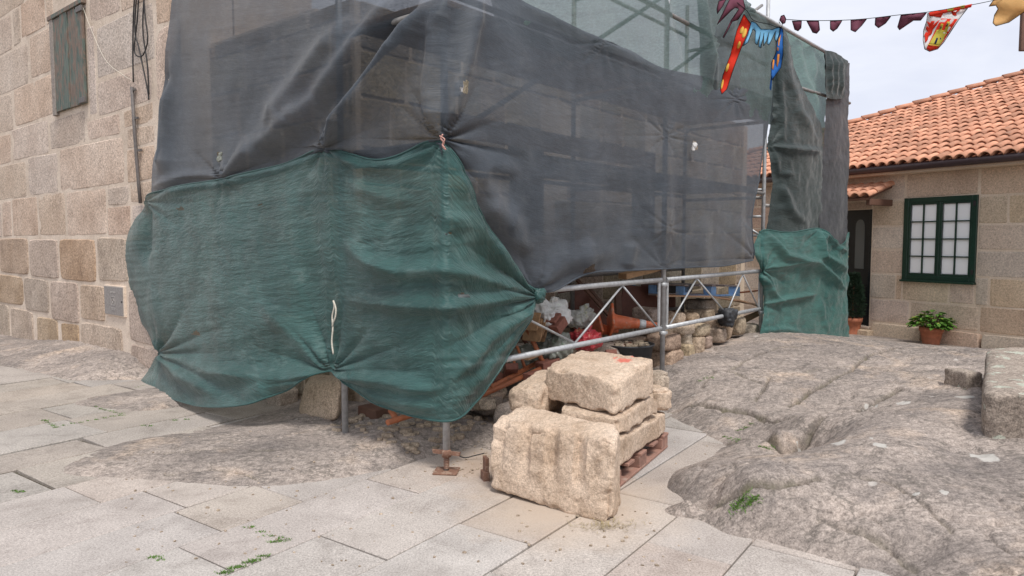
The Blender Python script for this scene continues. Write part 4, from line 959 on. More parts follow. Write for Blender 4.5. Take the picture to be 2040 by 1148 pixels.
# --- upper grey net
q_rows = [
    [(352, -70, .0), (450, -70, .05), (560, -70, .06), (650, -70, .16), (770, -70, .06), (884, -70, .05), (960, -70, .06), (1045, 2, .04), (1160, 66, .04), (1250, 102, .03), (1320, 135, .06), (1400, 152, .03), (1470, 172, .03), (1537, 195, .03)],
    [(338, 40, -.02), (450, 40, .03), (560, 40, .06), (650, 30, .16), (770, 25, .07), (884, 20, .05), (965, 40, .08), (1060, 80, .06), (1165, 125, .06), (1255, 150, .05), (1320, 175, .06), (1400, 200, .05), (1468, 215, .05), (1532, 235, .03)],
    [(318, 150, -.04), (450, 150, .0), (555, 140, .03), (650, 125, .16), (770, 125, .07), (884, 120, .05), (970, 150, .09), (1068, 185, .09), (1170, 215, .08), (1258, 228, .06), (1320, 240, .06), (1400, 260, .06), (1464, 268, .05), (1524, 280, .03)],
    [(307, 260, -.04), (450, 255, .0), (550, 230, .03), (650, 205, .16), (765, 215, .06), (884, 205, .05), (972, 255, .09), (1072, 300, .1), (1172, 320, .09), (1260, 325, .06), (1321, 330, .06), (1398, 345, .06), (1456, 350, .05), (1512, 355, .03)],
    [(304, 340, .0), (450, 330, .02), (550, 300, .04), (650, 270, .16), (762, 285, .05), (884, 262, .05), (972, 360, .08), (1070, 430, .09), (1172, 430, .09), (1262, 432, .06), (1322, 430, .06), (1396, 430, .06), (1450, 430, .05), (1496, 435, .03)],
    [(303, 385, .02), (448, 372, .03), (552, 345, .03), (648, 310, .09), (760, 335, .03), (884, 310, .03), (965, 452, .03), (1064, 580, .03), (1172, 545, .05), (1240, 540, .05), (1320, 536, .06), (1395, 532, .05), (1440, 530, .05), (1500, 518, .03)]]
q_folds = [([(450, 357), (560, 275), (648, 201), (725, 95), (795, -20)], 0.138, 26), ([(470, 352), (600, 262), (680, 180), (770, 70), (840, -30)], -0.130, 26), ([(649, 292), (690, 225), (740, 157), (810, 80), (890, -20)], 0.100, 21), ([(530, 250), (590, 180), (655, 95), (700, 30)], 0.062, 22), ([(700, 240), (770, 160), (850, 60)], 0.050, 21),
           ([(866, 275), (862, 180), (872, 60), (905, -40)], 0.062, 14), ([(884, 275), (905, 180), (935, 60), (962, -40)], 0.056, 18), ([(330, 350), (326, 240), (332, 150)], 0.062, 14), ([(312, 330), (316, 220), (330, 100)], -0.050, 12),
           ([(900, 300), (960, 330), (1040, 345)], 0.025, 21), ([(930, 330), (990, 420), (1050, 470)], 0.044, 24), ([(960, 400), (1010, 470), (1060, 500)], 0.037, 20), ([(1060, 572), (1120, 520), (1240, 500)], 0.031, 24), ([(1322, 270), (1323, 400), (1324, 530)], 0.025, 14), ([(1050, 10), (1200, 86), (1320, 140)], 0.025, 15), ([(1400, 530), (1402, 430)], 0.025, 14), ([(1168, 545), (1166, 470)], 0.019, 14), ([(1250, 535), (1262, 480)], 0.025, 12), ([(1486, 515), (1470, 430)], 0.025, 15), ([(310, 372), (380, 352), (446, 350)], 0.037, 10)]
q_ties = [(449, 357, .05, 45, 9), (648, 293, .06, 50, 9), (882, 276, .06, 60, 11), (1324, 270, .02, 30, 9), (1326, 455, .02, 30, 9), (1200, 86, .02, 40, 9), (1465, 197, .02, 30, 9), (1064, 578, .04, 60, 9), (1322, 533, .02, 35, 9), (1500, 515, .04, 40, 9)]
net('upper_net', q_rows, wrap, 300, 200, M['net_grey'], 'large charcoal shade net draped over the upper scaffold and round its corner', q_folds, q_ties, .022, 1.1, 8, 'shade nets hung on the scaffold', .003, holes=[(914, 180, 8, 13), (1383, 292, 5, 9), (438, 313, 5, 9), (1172, 536, 12, 10)], hems=['bottom', 'right'])
# --- pale net of the top lift (set a little behind)
p_rows = [[(960, -120, .035), (1100, -100, .035), (1250, -90, .035), (1400, -60, .035), (1470, -40, .035), (1500, 20, .035), (1550, 50, .035)],
          [(970, -40, .035), (1105, -20, .035), (1250, 0, .035), (1398, 30, .035), (1465, 55, .035), (1505, 85, .035), (1548, 110, .035)],
          [(980, 10, .035), (1110, 55, .035), (1250, 90, .035), (1395, 120, .035), (1460, 140, .035), (1502, 155, .035), (1545, 170, .035)],
          [(990, 60, .035), (1110, 110, .035), (1250, 150, .035), (1390, 200, .035), (1458, 230, .035), (1500, 240, .035), (1541, 250, .035)]]
net('top_net', p_rows, wrap, 150, 80, M['net_pale'], 'pale green see-through net on the top lift, sky showing through', [([(1370, -60), (1390, 60), (1420, 170)], .1, 16), ([(1340, -60), (1370, 60), (1395, 180)], -.08, 16)], [(1480, 20, .04, 60, 9)], .03, 2, 5, 'shade nets hung on the scaffold')
net('side_net', [[(1372, -70, .0), (1425, -38, .02), (1486, 14, .0), (1549, 50, .0)], [(1384, 30, .0), (1430, 45, .04), (1487, 75, .02), (1547, 105, .0)], [(1392, 110, .0), (1440, 120, .04), (1490, 140, .02), (1543, 165, .0)], [(1398, 210, .0), (1450, 225, .02), (1492, 235, .02), (1540, 250, .0)]], wrap, 70, 70, M['net_mid'],
    'thin grey-green net behind the red pennant on the top lift', [([(1385, -40), (1402, 80), (1425, 190)], .07, 12), ([(1450, -10), (1455, 100)], .04, 12)], [(1486, 14, .03, 40, 7)], .02, 2, 15, 'shade nets hung on the scaffold')
# --- end bay: pale piece behind, dark drape, grey strip, teal skirt
def ends(px, py, off): return end_px(px, py, -off)
net('end_bay_net', [[(1552, 52, -.06), (1600, 78, -.05), (1650, 106, -.06)], [(1550, 120, -.08), (1600, 140, -.06), (1648, 160, -.06)], [(1545, 200, -.08), (1600, 215, -.06), (1645, 225, -.06)], [(1540, 320, -.06), (1595, 325, -.05), (1642, 330, -.06)]], ends, 70, 70, M['net_pale_end'],
    'pale green net in the end bay, laced to the top rail', [([(1580, 70), (1600, 160), (1640, 240)], .05, 9), ([(1610, 85), (1620, 160)], .04, 8)], [], .03, 3, 6, 'shade nets hung on the scaffold')
net('dark_drape_net', [[(1551, 40, .03), (1556, 52, .05), (1564, 66, .04)], [(1541, 150, .03), (1562, 150, .1), (1590, 160, .04)], [(1536, 235, .03), (1580, 230, .14), (1632, 240, .04)], [(1529, 295, .04), (1585, 300, .16), (1640, 305, .04)], [(1538, 370, .04), (1588, 385, .12), (1638, 385, .04)], [(1528, 465, .03), (1582, 470, .1), (1634, 470, .04)]], ends, 90, 150, M['net_dark'],
    'dark green net hanging in heavy folds beside the end post', [([(1556, 60), (1566, 140), (1590, 220), (1632, 290)], .09, 9), ([(1545, 110), (1555, 200), (1562, 290)], .07, 8), ([(1534, 292), (1585, 297), (1640, 303)], .08, 6), ([(1540, 300), (1550, 345), (1595, 347)], .05, 6), ([(1555, 365), (1575, 420), (1610, 450)], .09, 9), ([(1532, 240), (1545, 230), (1540, 205)], .06, 8)], [(1532, 290, .06, 40, 9), (1556, 50, .04, 40, 7)], .03, 3, 7, 'shade nets hung on the scaffold', .01, .55)
net('flat_strip_net', [[(1640, 106, .05), (1665, 112, .06), (1694, 126, .05)], [(1645, 200, .05), (1668, 200, .06), (1690, 205, .05)], [(1640, 300, .05), (1666, 300, .07), (1691, 300, .05)], [(1633, 400, .05), (1663, 400, .06), (1690, 400, .05)], [(1630, 500, .05), (1662, 500, .06), (1690, 500, .05)]], ends, 60, 120, M['net_strip'],
    'flat grey net strip hanging straight at the right end of the scaffold', [([(1645, 110), (1655, 180), (1642, 200)], .03, 6)], [], .025, 3, 9, 'shade nets hung on the scaffold')
net('folded_flap_net', [[(1644, 100, .09), (1668, 106, .1), (1690, 122, .09)], [(1645, 150, .1), (1665, 152, .11), (1684, 155, .1)], [(1646, 195, .1), (1664, 198, .11), (1681, 196, .1)]], ends, 50, 40, M['net_dark'], 'short dark flap folded over the top right corner of the nets',
    [([(1652, 110), (1656, 190)], .03, 4), ([(1664, 112), (1666, 190)], .03, 4), ([(1676, 118), (1675, 190)], .03, 4)], [], .02, 5, 2, 'shade nets hung on the scaffold')
net('teal_skirt_net', [[(1513, 462, .05), (1528, 458, .07), (1575, 463, .1), (1632, 455, .1), (1652, 476, .12), (1675, 488, .12), (1691, 462, .1)], [(1500, 500, .05), (1522, 505, .1), (1575, 510, .13), (1632, 510, .12), (1655, 515, .14), (1676, 520, .14), (1690, 515, .1)], [(1518, 541, .05), (1530, 548, .1), (1575, 555, .12), (1632, 555, .13), (1655, 560, .14), (1676, 565, .13), (1690, 565, .1)],
    [(1521, 605, .06), (1532, 610, .1), (1575, 612, .12), (1630, 612, .12), (1655, 615, .13), (1676, 615, .12), (1690, 618, .1)], [(1514, 665, .1), (1535, 667, .13), (1575, 669, .16), (1630, 672, .16), (1655, 674, .16), (1676, 676, .15), (1690, 677, .12)]], ends, 130, 130, M['net_teal'],
    'teal net skirt closing the bottom of the end bay beside the door', [([(1528, 465), (1560, 510), (1625, 525), (1690, 580)], .07, 7), ([(1527, 537), (1570, 528), (1622, 522)], .05, 6), ([(1632, 458), (1640, 510), (1690, 540)], .06, 7), ([(1636, 460), (1670, 495), (1690, 500)], .05, 6), ([(1520, 540), (1535, 580), (1560, 610)], .05, 6), ([(1524, 606), (1575, 594), (1630, 585)], .05, 4), ([(1632, 590), (1638, 630), (1650, 665)], .03, 6), ([(1515, 660), (1560, 655), (1600, 664)], .02, 5)],
    [(1520, 538, .06, 30, 9), (1632, 456, .04, 35, 7)], .035, 4, 4, 'shade nets hung on the scaffold', hems=['top'])
# ties
rp_ = [lf_px(x, y, .14) for x, y in ((664, 599), (666, 612), (662, 630), (663, 655), (661, 680), (664, 706))]
rp2 = [lf_px(x, y, .145) for x, y in ((664, 599), (669, 615), (668, 632), (664, 642), (662, 650))]
ro = MB().tube(spline(rp_, 20), .0065, 7).tube(spline(rp2, 14), .0065, 7).build('rope', M['rope']); tag(ro, 'cream rope end dangling on the green net', 'rope')
tw = MB().tube(spline([lf_px(x, y, .12) for x, y in ((882, 268), (878, 276), (884, 284), (882, 292), (888, 298))], 16), .005, 6).tube(spline([lf_px(x, y, .13) for x, y in ((876, 271), (886, 278), (881, 288), (886, 294))], 12), .004, 6).build('twine', M['pink_string']); tag(tw, 'pink twine tying both nets to the corner post', 'twine')
for nm, pts, lb in (('rag', (914, 178), 'scrap of white tape caught in a hole of the charcoal net'), ('rag', (438, 313), 'grey scrap caught low on the left of the charcoal net'), ('rag', (1383, 292), 'tiny pale scrap on the right of the charcoal net')):
    p = wrap(pts[0], pts[1], .13); V, Fc = lump(lump_box(p, (.022, 0, 0), (0, .015, 0), (.008, 0, .045)), n=6, k=3, amp=.02, freq=18, seed=pts[0])
    o = link(nm, mesh_np(nm, V, Fc, False), M['bag_white'] if pts[0] != 438 else M['film']); tag(o, lb, 'scrap')
# ------------------------------------------------------------------ stone blocks on a pallet
def v3(x, y, z): return np.array([x, y, z], dtype=float)
PUU = np.array([.488, .873, 0]); PWW = np.array([-.873, .488, 0]); BR = v3(1.17, 5.26, 0); FR = BR - PUU * 1.12
pal = empty('pallet', FR + PUU * .56 + PWW * .4, 'worn wooden pallet under the heap of cut granite blocks', 'pallet')
def pb(u0, u1, w0, w1, z0, z1, nm): MB().box(FR + PUU * (u0 + u1) / 2 + PWW * (w0 + w1) / 2 + v3(0, 0, (z0 + z1) / 2), PUU * (u1 - u0) / 2, PWW * (w1 - w0) / 2, (0, 0, (z1 - z0) / 2)).build(nm, M['pallet'], pal, .003)
for w in (0, .35, .7):
    pb(0, 1.12, w, w + .1, .003, .022, 'bottom_board')
    for u in (0, .49, .98): pb(u, u + .14, w + .002, w + .098, .022, .098, 'block')
for k in range(5): pb(k * .25, k * .25 + .12, -.004, .804, .098, .118, 'top_board')
def blk(name, c, label, mat='block', **k):
    o = lump_obj(name, c, M[mat], **{**dict(n=30, k=30, amp=.009, freq=4, octv=4, chip=.04), **k}); return tag(o, label, 'stone', 'cut granite blocks heaped on the pallet')
RED = [(tuple(on_z(1243, 716, .71) * np.array([1, .9, 1])), .066), (tuple(on_z(1268, 708, .72) * np.array([1, .9, 1])), .045), (tuple(on_z(1226, 712, .71) * np.array([1, .9, 1])), .022)]
M['block_red'] = stone_mat('cut_granite_marked', (.45, .33, .24), (.66, .53, .415), stain=(.36, .255, .175), speck=.22, grain=50, blotch=2.2, bump=.9, var=0, bscale=22, extra=_red_mark)
def flutes(V, q, nrm):
    """tool-worn flutes down the front face of the big block, a rough broken right arris"""
    f = np.clip(-q[:, 1] - .55, 0, .45) / .45; a = q[:, 0]
    d = -.05 * np.clip(np.sin(a * 13.5 + 1.1 + .7 * vnoise(V * 4, 3)) - .0, 0, 1) * np.clip(q[:, 2] + .55, 0, 1) * (a < .6)
    d += -.03 * np.clip(fbm(V * 7, 31, 3), 0, 1) * (a > .6)
    return V + nrm * (d * f)[:, None]
def fl_big(V, q, nrm): return flutes(V, q, nrm)
blk('granite_block', [v3(-.15, 4.30, .02), v3(.55, 3.80, -.015), v3(.645, 4.12, -.01), v3(.05, 4.62, .0), v3(-.13, 4.35, .43), v3(.575, 3.87, .445), v3(.64, 4.13, .47), v3(.06, 4.62, .50)], 'big fluted granite block propped upright in front of the pallet', n=48, k=20, amp=.018, freq=4, seed=3, extra=fl_big)
blk('granite_block', [FR + PUU * .02 + PWW * .01 + v3(0, 0, .124), FR + PUU * .02 + PWW * .78 + v3(0, 0, .124), BR + PWW * .78 + v3(0, 0, .124), BR + PWW * .0 + v3(0, 0, .124), FR + PUU * .03 + PWW * .01 + v3(0, 0, .315), FR + PUU * .03 + PWW * .78 + v3(0, 0, .32), BR + PWW * .78 + v3(0, 0, .3), BR + PWW * .01 + v3(0, 0, .275)][:8], 'long flat granite slab lying directly on the pallet', k=18, amp=.01, seed=5)
blk('granite_block', [v3(.30, 4.72, .32), v3(.68, 4.42, .32), v3(1.06, 5.10, .30), v3(.55, 5.3, .30), v3(.32, 4.74, .42), v3(.67, 4.45, .425), v3(1.05, 5.09, .46), v3(.55, 5.28, .45)], 'middle granite block wedged between the slab and the top block', seed=7)
blk('granite_block', [v3(.225, 4.98, .43), v3(.66, 4.49, .435), v3(1.01, 4.98, .465), v3(.52, 5.48, .46), v3(.23, 4.99, .665), v3(.675, 4.53, .655), v3(1.01, 5.03, .715), v3(.53, 5.46, .73)], 'topmost granite block with red paint marks on its top', 'block_red', n=34, seed=11)
blk('granite_block', [v3(-.08, 5.02, .30), v3(.22, 4.86, .31), v3(.47, 5.35, .31), v3(.2, 5.6, .30), v3(-.05, 5.04, .50), v3(.24, 4.9, .56), v3(.46, 5.32, .585), v3(.22, 5.56, .58)], 'rounded granite block at the back left of the heap', k=5, amp=.026, seed=13)
blk('granite_block', lump_box(v3(1.08, 5.30, .37), (.085, .02, 0), (-.03, .12, 0), (0, 0, .085)), 'small rough stone at the right edge of the slab', k=5, n=14, amp=.02, seed=15)
blk('granite_block', lump_box(v3(1.12, 5.52, .40), (.09, .02, 0), (-.03, .10, 0), (.01, 0, .14)), 'small grey stone upright behind the top block', 'rubble', k=5, n=14, amp=.025, seed=17)
# block at the right edge of the rock, and the stump beside it
b0 = on_z(1950, 915, .18); b1 = on_z(1965, 690, .62)
o = lump_obj('stone_step', [b0, b0 + v3(1.6, -.12, 0), v3(b1[0] + 1.7, b1[1], .2), v3(b1[0], b1[1], .2), on_z(1957, 782, .62), on_z(1957, 782, .62) + v3(1.6, -.12, 0), b1 + v3(1.7, 0, 0), b1], M['step'], n=34, k=16, amp=.022, freq=4, seed=21)
tag(o, 'squared lichen-covered granite step rising at the right edge of the bedrock', 'step')
for x, y, r, hh in ((1990, 822, .05, 0), (1978, 842, .04, 0), (2020, 812, .05, 0), (2005, 850, .035, 0)): pass
o = lump_obj('stone_stump', lump_box(on_z(1936, 772, .33) + v3(0, .12, .04), (.075, .01, 0), (-.02, .13, 0), (0, 0, .085)), M['step'], n=14, k=9, amp=.018, seed=23); tag(o, 'dark squared stone stub set against the granite step', 'stone')
# stones under the green net
o = lump_obj('boulder', [lf_px(590, 832, -.06) * 1, lf_px(672, 846, -.04), lf_px(690, 820, -.45), lf_px(600, 800, -.45), lf_px(606, 762, -.1), lf_px(684, 752, -.1), lf_px(680, 745, -.4), lf_px(620, 745, -.4)], M['river'], n=26, k=6, amp=.012, freq=4, seed=27); tag(o, 'pale smooth granite boulder under the green net beside the post', 'stone')
o = lump_obj('boulder', lump_box(lf_px(563, 792, -.35) + v3(0, 0, .0), LD * .13, LN * .12, (0, 0, .1)), M['river'], n=14, k=5, amp=.02, seed=29); tag(o, 'half hidden beige stone behind the pale boulder', 'stone')
# ------------------------------------------------------------------ behind the rail
DRY = [(60, 730, 310, 865, .06), (90, 870, 320, 1035, .05), (200, 650, 430, 725, .12), (350, 640, 560, 745, .06), (280, 820, 395, 950, .05), (360, 750, 490, 885, .05), (450, 740, 560, 850, .05), (560, 680, 670, 795, .05), (650, 625, 720, 765, .06), (725, 580, 860, 730, .06), (520, 600, 655, 675, .14), (860, 645, 960, 725, .1), (930, 680, 1060, 730, .04), (300, 550, 440, 650, .2), (195, 540, 310, 655, .2), (-40, 500, 125, 620, .3), (400, 425, 628, 520, .35), (430, 510, 600, 595, .25), (270, 720, 380, 840, .1), (10, 610, 150, 735, .3)]
dry = empty('dry_stone_wall', SC(4.0, .15, .25), 'low dry-stone wall of rubble behind the front rail', 'wall')
for i, (x0, y0, x1, y1, n) in enumerate(DRY):
    c = sc_px(1280 + (x0 + x1) / 2 / 4.414, 500 + (y0 + y1) / 2 / 4.414, n + .1); Yc = c[1]
    hw_, hh_ = (x1 - x0) / 4.414 / 1420 * Yc / 2 * 1.22, (y1 - y0) / 4.414 / 1420 * Yc / 2 * 1.08
    ex = US * math.cos(.1) * hw_; lump_o = lump_obj('stone', lump_box(c, ex, NI * .14, np.array([0, 0, hh_]) + US * (.1 * hh_ * ((i % 3) - 1))), M['rubble'], dry, n=10, k=5 + i % 3, amp=.024, freq=7, seed=40 + i)
for i in range(14):  # hearting behind the face, down to the rock
    t = 2.75 + i * .2; lump_obj('stone', lump_box(SC(t, .42, .36), US * .14, NI * .16, (0, 0, .16)), M['rubble'], dry, n=5, k=5, amp=.03, seed=90 + i)
# traffic cone lying on its side, a second behind it
def cone(base, axis, Ln, rb, name, label, ring):
    d = np.asarray(axis) / np.linalg.norm(axis); c = empty(name, base, label, 'cone', 'traffic cones among the rubble')
    a = np.cross(d, (0, 0, 1.)); a /= np.linalg.norm(a); b = np.cross(d, a)
    MB().box(np.asarray(base) - d * .012, d * .014, (a + b) * rb * .78, (a - b) * rb * .78).build('foot', M['cone'], c, .008)
    f = lambda h: rb * .66 * (1 - h) + .022 * h
    MB().lathe(base, [(rb * .8, 0), (rb * .72, .02), (f(.05), .035)] + [(f(h), h * Ln) for h in np.linspace(.12, 1, 8)] + [(.001, Ln)], 26, d).build('body', M['cone'], c)
    if ring: MB().lathe(base, [(f(.58), .58 * Ln), (f(.58) + .002, .58 * Ln), (f(.72) + .002, .72 * Ln), (f(.72), .72 * Ln)], 26, d).build('band', M['reflect'], c)
cb = sc_px(1219, 641, .46); ct = sc_px(1312, 648, .10)
cone(cb, ct - cb, np.linalg.norm(ct - cb), .125, 'traffic_cone', 'orange traffic cone lying on its side with a grey band', True)
cb2 = sc_px(1192, 656, .6); cone(cb2, sc_px(1240, 660, .45) - cb2, .22, .10, 'traffic_cone', 'dull red cone foot stuck out behind the orange cone', False)
# rubber tub with rubble
tbp = sc_px(1252, 684, .30); tz = tbp[2]; gz0 = gz(tbp) - .02
tub = empty('rubber_tub', (tbp[0], tbp[1], gz0), 'black rubber builder tub full of rubble below the cone', 'tub')
Ht = tz - gz0
MB().lathe((tbp[0], tbp[1], gz0), [(.001, 0), (.20, 0), (.245, Ht - .02), (.262, Ht - .015), (.262, Ht), (.238, Ht), (.228, Ht - .08), (.001, Ht - .08)], 30).build('body', M['black_rubber'], tub)
rr = random.Random(5)
fillm = MB()
for i in range(60):
    a = rr.uniform(0, 6.28); r = .2 * math.sqrt(rr.random()); V, Fc = lump(lump_box((tbp[0] + r * math.cos(a), tbp[1] + r * math.sin(a), tz - .06 + rr.uniform(0, .06)), (rr.uniform(.015, .04), 0, 0), (0, rr.uniform(.015, .04), 0), (0, 0, rr.uniform(.01, .03))), n=2, k=5, amp=.01, seed=i); fillm.add(V, Fc)
o = fillm.build('rubble', M['rubble'], tub); o['kind'] = 'stuff'
# bags
def bag(name, px, py, n, hx, hz, label, mat, seed, amp=.06):
    c = sc_px(px, py, n); o = empty(name, c - v3(0, 0, hz), label, 'bag', 'bags of builders rubbish')
    def crease(V, q, nrm): return V + nrm * (-.05 * np.abs(fbm(V * 9 + seed, seed + 3, 3)) + .02 * np.abs(fbm(V * 22, seed, 2)))[:, None]
    V, Fc = lump(lump_box(c, US * hx, NI * hx * .8, (0, 0, hz)), n=26, k=2.8, amp=amp, freq=5, seed=seed, octv=5, extra=crease); link('sack', mesh_np('sack', V, Fc, True), M[mat], o)
    V, Fc = lump(lump_box(c + v3(.02, -.03, hz * .9), US * .04, NI * .03, (.02, 0, .06)), n=10, k=2.5, amp=.04, freq=14, seed=seed + 1, extra=crease); link('tied_neck', mesh_np('tied_neck', V, Fc, True), M[mat], o)
bag('rubbish_bag', 1095, 630, .45, .17, .13, 'crumpled white plastic bag with green print by the net knot', 'bag_wg', 3)
bag('rubbish_bag', 1160, 634, .85, .17, .11, 'white and yellow plastic bag against the inner post', 'bag_wy', 5)
bag('rubbish_bag', 1164, 676, .30, .15, .08, 'red and green plastic sack beside the cone', 'bag_rg', 7, .05)
bag('rubbish_bag', 1106, 690, .42, .16, .11, 'dirty transparent plastic sheeting below the white bag', 'film', 9, .09)
bag('rubbish_bag', 1062, 715, .62, .2, .12, 'grey dusty sack in the shade behind the lower rail', 'film', 12, .07)
# heap of broken stone and timber behind the bags
hp = empty('rubble_heap', SC(2.0, .9, .2), 'heap of broken stones bricks and laths behind the lower rail', 'heap'); rr = random.Random(77)
for i in range(70):
    t = rr.uniform(.9, 3.0); n_ = rr.uniform(.35, 1.35); hgt = .18 + .30 * math.exp(-((t - 2.2) / .8) ** 2) * math.exp(-((n_ - 1.0) / .5) ** 2) + rr.uniform(-.05, .06)
    a = rr.uniform(.05, .14); lump_obj('stone', lump_box(SC(t, n_, hgt), US * a, NI * a * rr.uniform(.6, 1), (rr.uniform(-.02, .02), 0, a * rr.uniform(.4, .8))), M['rubble'] if i % 3 else M['river'], hp, n=6, k=5, amp=.02, freq=9, seed=200 + i)
for i in range(16):
    t = rr.uniform(1.2, 2.9); n_ = rr.uniform(.3, 1.1); d = v3(rr.uniform(-1, 1), rr.uniform(-1, 1), rr.uniform(-.2, .7)); d /= np.linalg.norm(d); w = np.cross(d, (0, 0, 1.)); w /= np.linalg.norm(w)
    MB().box(SC(t, n_, .45 + rr.uniform(-.08, .12)), d * rr.uniform(.1, .28), w * rr.uniform(.012, .03), np.cross(d, w) * .01).build('lath', M['wood'] if i % 2 else M['boards'], hp, .002)
for i in range(9):
    t = rr.uniform(1.3, 2.7); d = v3(rr.uniform(-1, 1), rr.uniform(-1, 1), rr.uniform(-.5, .5)); d /= np.linalg.norm(d); w = np.cross(d, (0, 0, 1.)); w /= np.linalg.norm(w)
    MB().box(SC(t, rr.uniform(.25, .8), .40 + rr.uniform(-.05, .1)), d * .1, w * .055, np.cross(d, w) * .03).build('brick', M['brick'], hp, .004)
# boards, timber, bricks
def sheet(name, px, mat, label, cat, th=.012, grp=None, n2=None):
    P = [sc_px(x, y, n) for x, y, n in px]; nr = np.cross(P[1] - P[0], P[-1] - P[0]); nr = nr / np.linalg.norm(nr) * th / 2; k = len(P)
    V = [p + nr for p in P] + [p - nr for p in P]
    o = link(name, mesh_np(name, V, [tuple(range(k)), tuple(range(2 * k - 1, k - 1, -1))] + [(i, k + i, k + (i + 1) % k, (i + 1) % k) for i in range(k)]), M[mat]); return tag(o, label, cat, grp)
G_ = 'boards stacked behind the rail'
sheet('board', [(1150, 562, 1.25), (1215, 642, .75), (1190, 690, .7), (1120, 640, 1.15)], 'boards', 'dark brown board leaning behind the inner post', 'board', .018, G_)
sheet('board', [(1241, 568, 1.0), (1312, 574, .75), (1312, 640, .7), (1233, 650, .95)], 'boards', 'large reddish brown board standing upright behind the cone', 'board', .016, G_)
sheet('board', [(1278, 560, 1.2), (1345, 566, 1.1), (1345, 640, 1.1), (1280, 640, 1.2)], 'boards', 'second brown board behind the upright reddish one', 'board', .016, G_)
sheet('board', [(1225, 585, .9), (1236, 582, .9), (1238, 650, .72), (1228, 652, .72)], 'wood_dark', 'narrow brown batten standing left of the reddish board', 'board', .03, G_)
sheet('board', [(1120, 550, 1.2), (1146, 548, 1.2), (1140, 580, 1.2), (1112, 585, 1.2)], 'boards', 'small dark board high beside the inner post', 'board', .016, G_)
for k, (p, q, lb) in enumerate((((1150, 558, .9), (1212, 628, .7), 'long thin wooden batten crossing the brown board'), ((1166, 565, 1.0), (1200, 607, .85), 'short thin batten leaning on the ruin wall'))):
    a, b = sc_px(*p), sc_px(*q); d = (b - a) / 2; w = np.cross(d, NI); w /= np.linalg.norm(w); tag(MB().box((a + b) / 2, d, w * .017, NI * .014).build('batten', M['wood_dark']), lb, 'batten', G_)
sheet('board', [(1240, 545, .3), (1328, 528, .05), (1328, 534, .05), (1240, 556, .3)], 'wood', 'raw plank end tucked under the hem of the charcoal net', 'board', .16, G_)
tb = empty('timber_bundle', sc_px(1062, 668, .5), 'short bundle of split timber offcuts by the net knot', 'timber')
for k in range(6):
    p = sc_px(1056 + k * 3, 640 + (k % 3) * 11, .48 + .03 * (k % 2)); MB().box(p, US * .014 + v3(0, 0, .02), NI * .1, (.012, 0, .06)).build('offcut', M['wood'], tb, .003)
for k, (x, y, n, lb) in enumerate(((1112, 648, .30, 'brown brick tilted on the white bag'), (1103, 634, .33, 'thin broken tile piece behind the tilted brick'))):
    d = US * .75 + v3(0, 0, .55); d /= np.linalg.norm(d); w = np.cross(NI, d); tag(MB().box(sc_px(x, y, n), d * (.075 if k == 0 else .06), NI * .05, w * (.045 if k == 0 else .014)).build('brick', M['brick'], None, .004), lb, 'brick')
o = MB().box(lf_px(748, 820, -.35), LD * .12, LN * .09, (0, .0, .045)).build('brick', M['wood_dark'], None, .006); tag(o, 'dark brick block lying in the shade under the green net', 'brick')
# blue pallet and plywood on the wall
bp = empty('pallet', sc_px(1405, 590, .5), 'blue painted pallet lying on the dry-stone wall', 'pallet')
pa = sc_px(1362, 592, .30); pbq = sc_px(1474, 590, .30); du_ = pbq - pa; Lb = np.linalg.norm(du_); du_ = du_ / Lb; dz_ = v3(0, 0, 1)
def bpb(u0, u1, n0, n1, z0, z1, nm, mt): MB().box(pa + du_ * (u0 + u1) / 2 + NI * (n0 + n1) / 2 + dz_ * (z0 + z1) / 2, du_ * (u1 - u0) / 2, NI * (n1 - n0) / 2, dz_ * (z1 - z0) / 2).build(nm, mt, bp, .003)
for u in (0, Lb / 2 - .07, Lb - .14):
    bpb(u, u + .14, .0, .1, .022, .12, 'block', M['pallet_blue']); bpb(u, u + .14, .35, .45, .022, .12, 'block', M['pallet_blue']); bpb(u, u + .14, .7, .8, .022, .12, 'block', M['pallet_blue'])
for n in (0, .35, .7): bpb(-.01, Lb + .01, n, n + .1, 0, .02, 'bottom_board', M['pallet_blue'] if n == 0 else M['pallet_wood2'])
for k in range(5): bpb(k * Lb / 4.4, k * Lb / 4.4 + .1, -.01, .81, .122, .142, 'top_board', M['pallet_wood2'])
o = MB().box(sc_px(1340, 574, .5), US * .11, NI * .2, (0, 0, .05)).build('crate', M['black_rubber'], None, .012); tag(o, 'dark blue-black plastic crate left of the blue pallet', 'crate')
sheet('plywood', [(1308, 590, .15), (1420, 591, .1), (1425, 588, .75), (1315, 586, .8)], 'plywood', 'plywood sheet lying flat under the blue pallet', 'board', .014, G_)
sheet('plywood', [(1420, 592, .14), (1480, 600, .12), (1530, 618, .1), (1528, 612, .5), (1430, 590, .6)], 'plywood', 'warped plywood sheet drooping to the right under the pallet', 'board', .014, G_)
sheet('plywood', [(1460, 640, .35), (1528, 612, .15), (1526, 622, .15), (1462, 655, .35)], 'plywood', 'brown plywood edge tilted behind the lower rail end', 'board', .014, G_)
V, Fc = lump(lump_box(sc_px(1446, 632, -.0), US * .10, NI * .10, (0, 0, .10)), n=14, k=4, amp=.06, freq=9, seed=2); o = link('black_sheeting', mesh_np('black_sheeting', V, Fc, True), M['black_rubber']); tag(o, 'crumpled black plastic sheet hanging over the dry-stone wall', 'sheeting')
tag(tubes('tool_handle', [sc_px(1475, 583, .3), sc_px(1530, 577, .2)], .012, M['orange']), 'orange tool handle sticking out right of the blue pallet', 'tool')
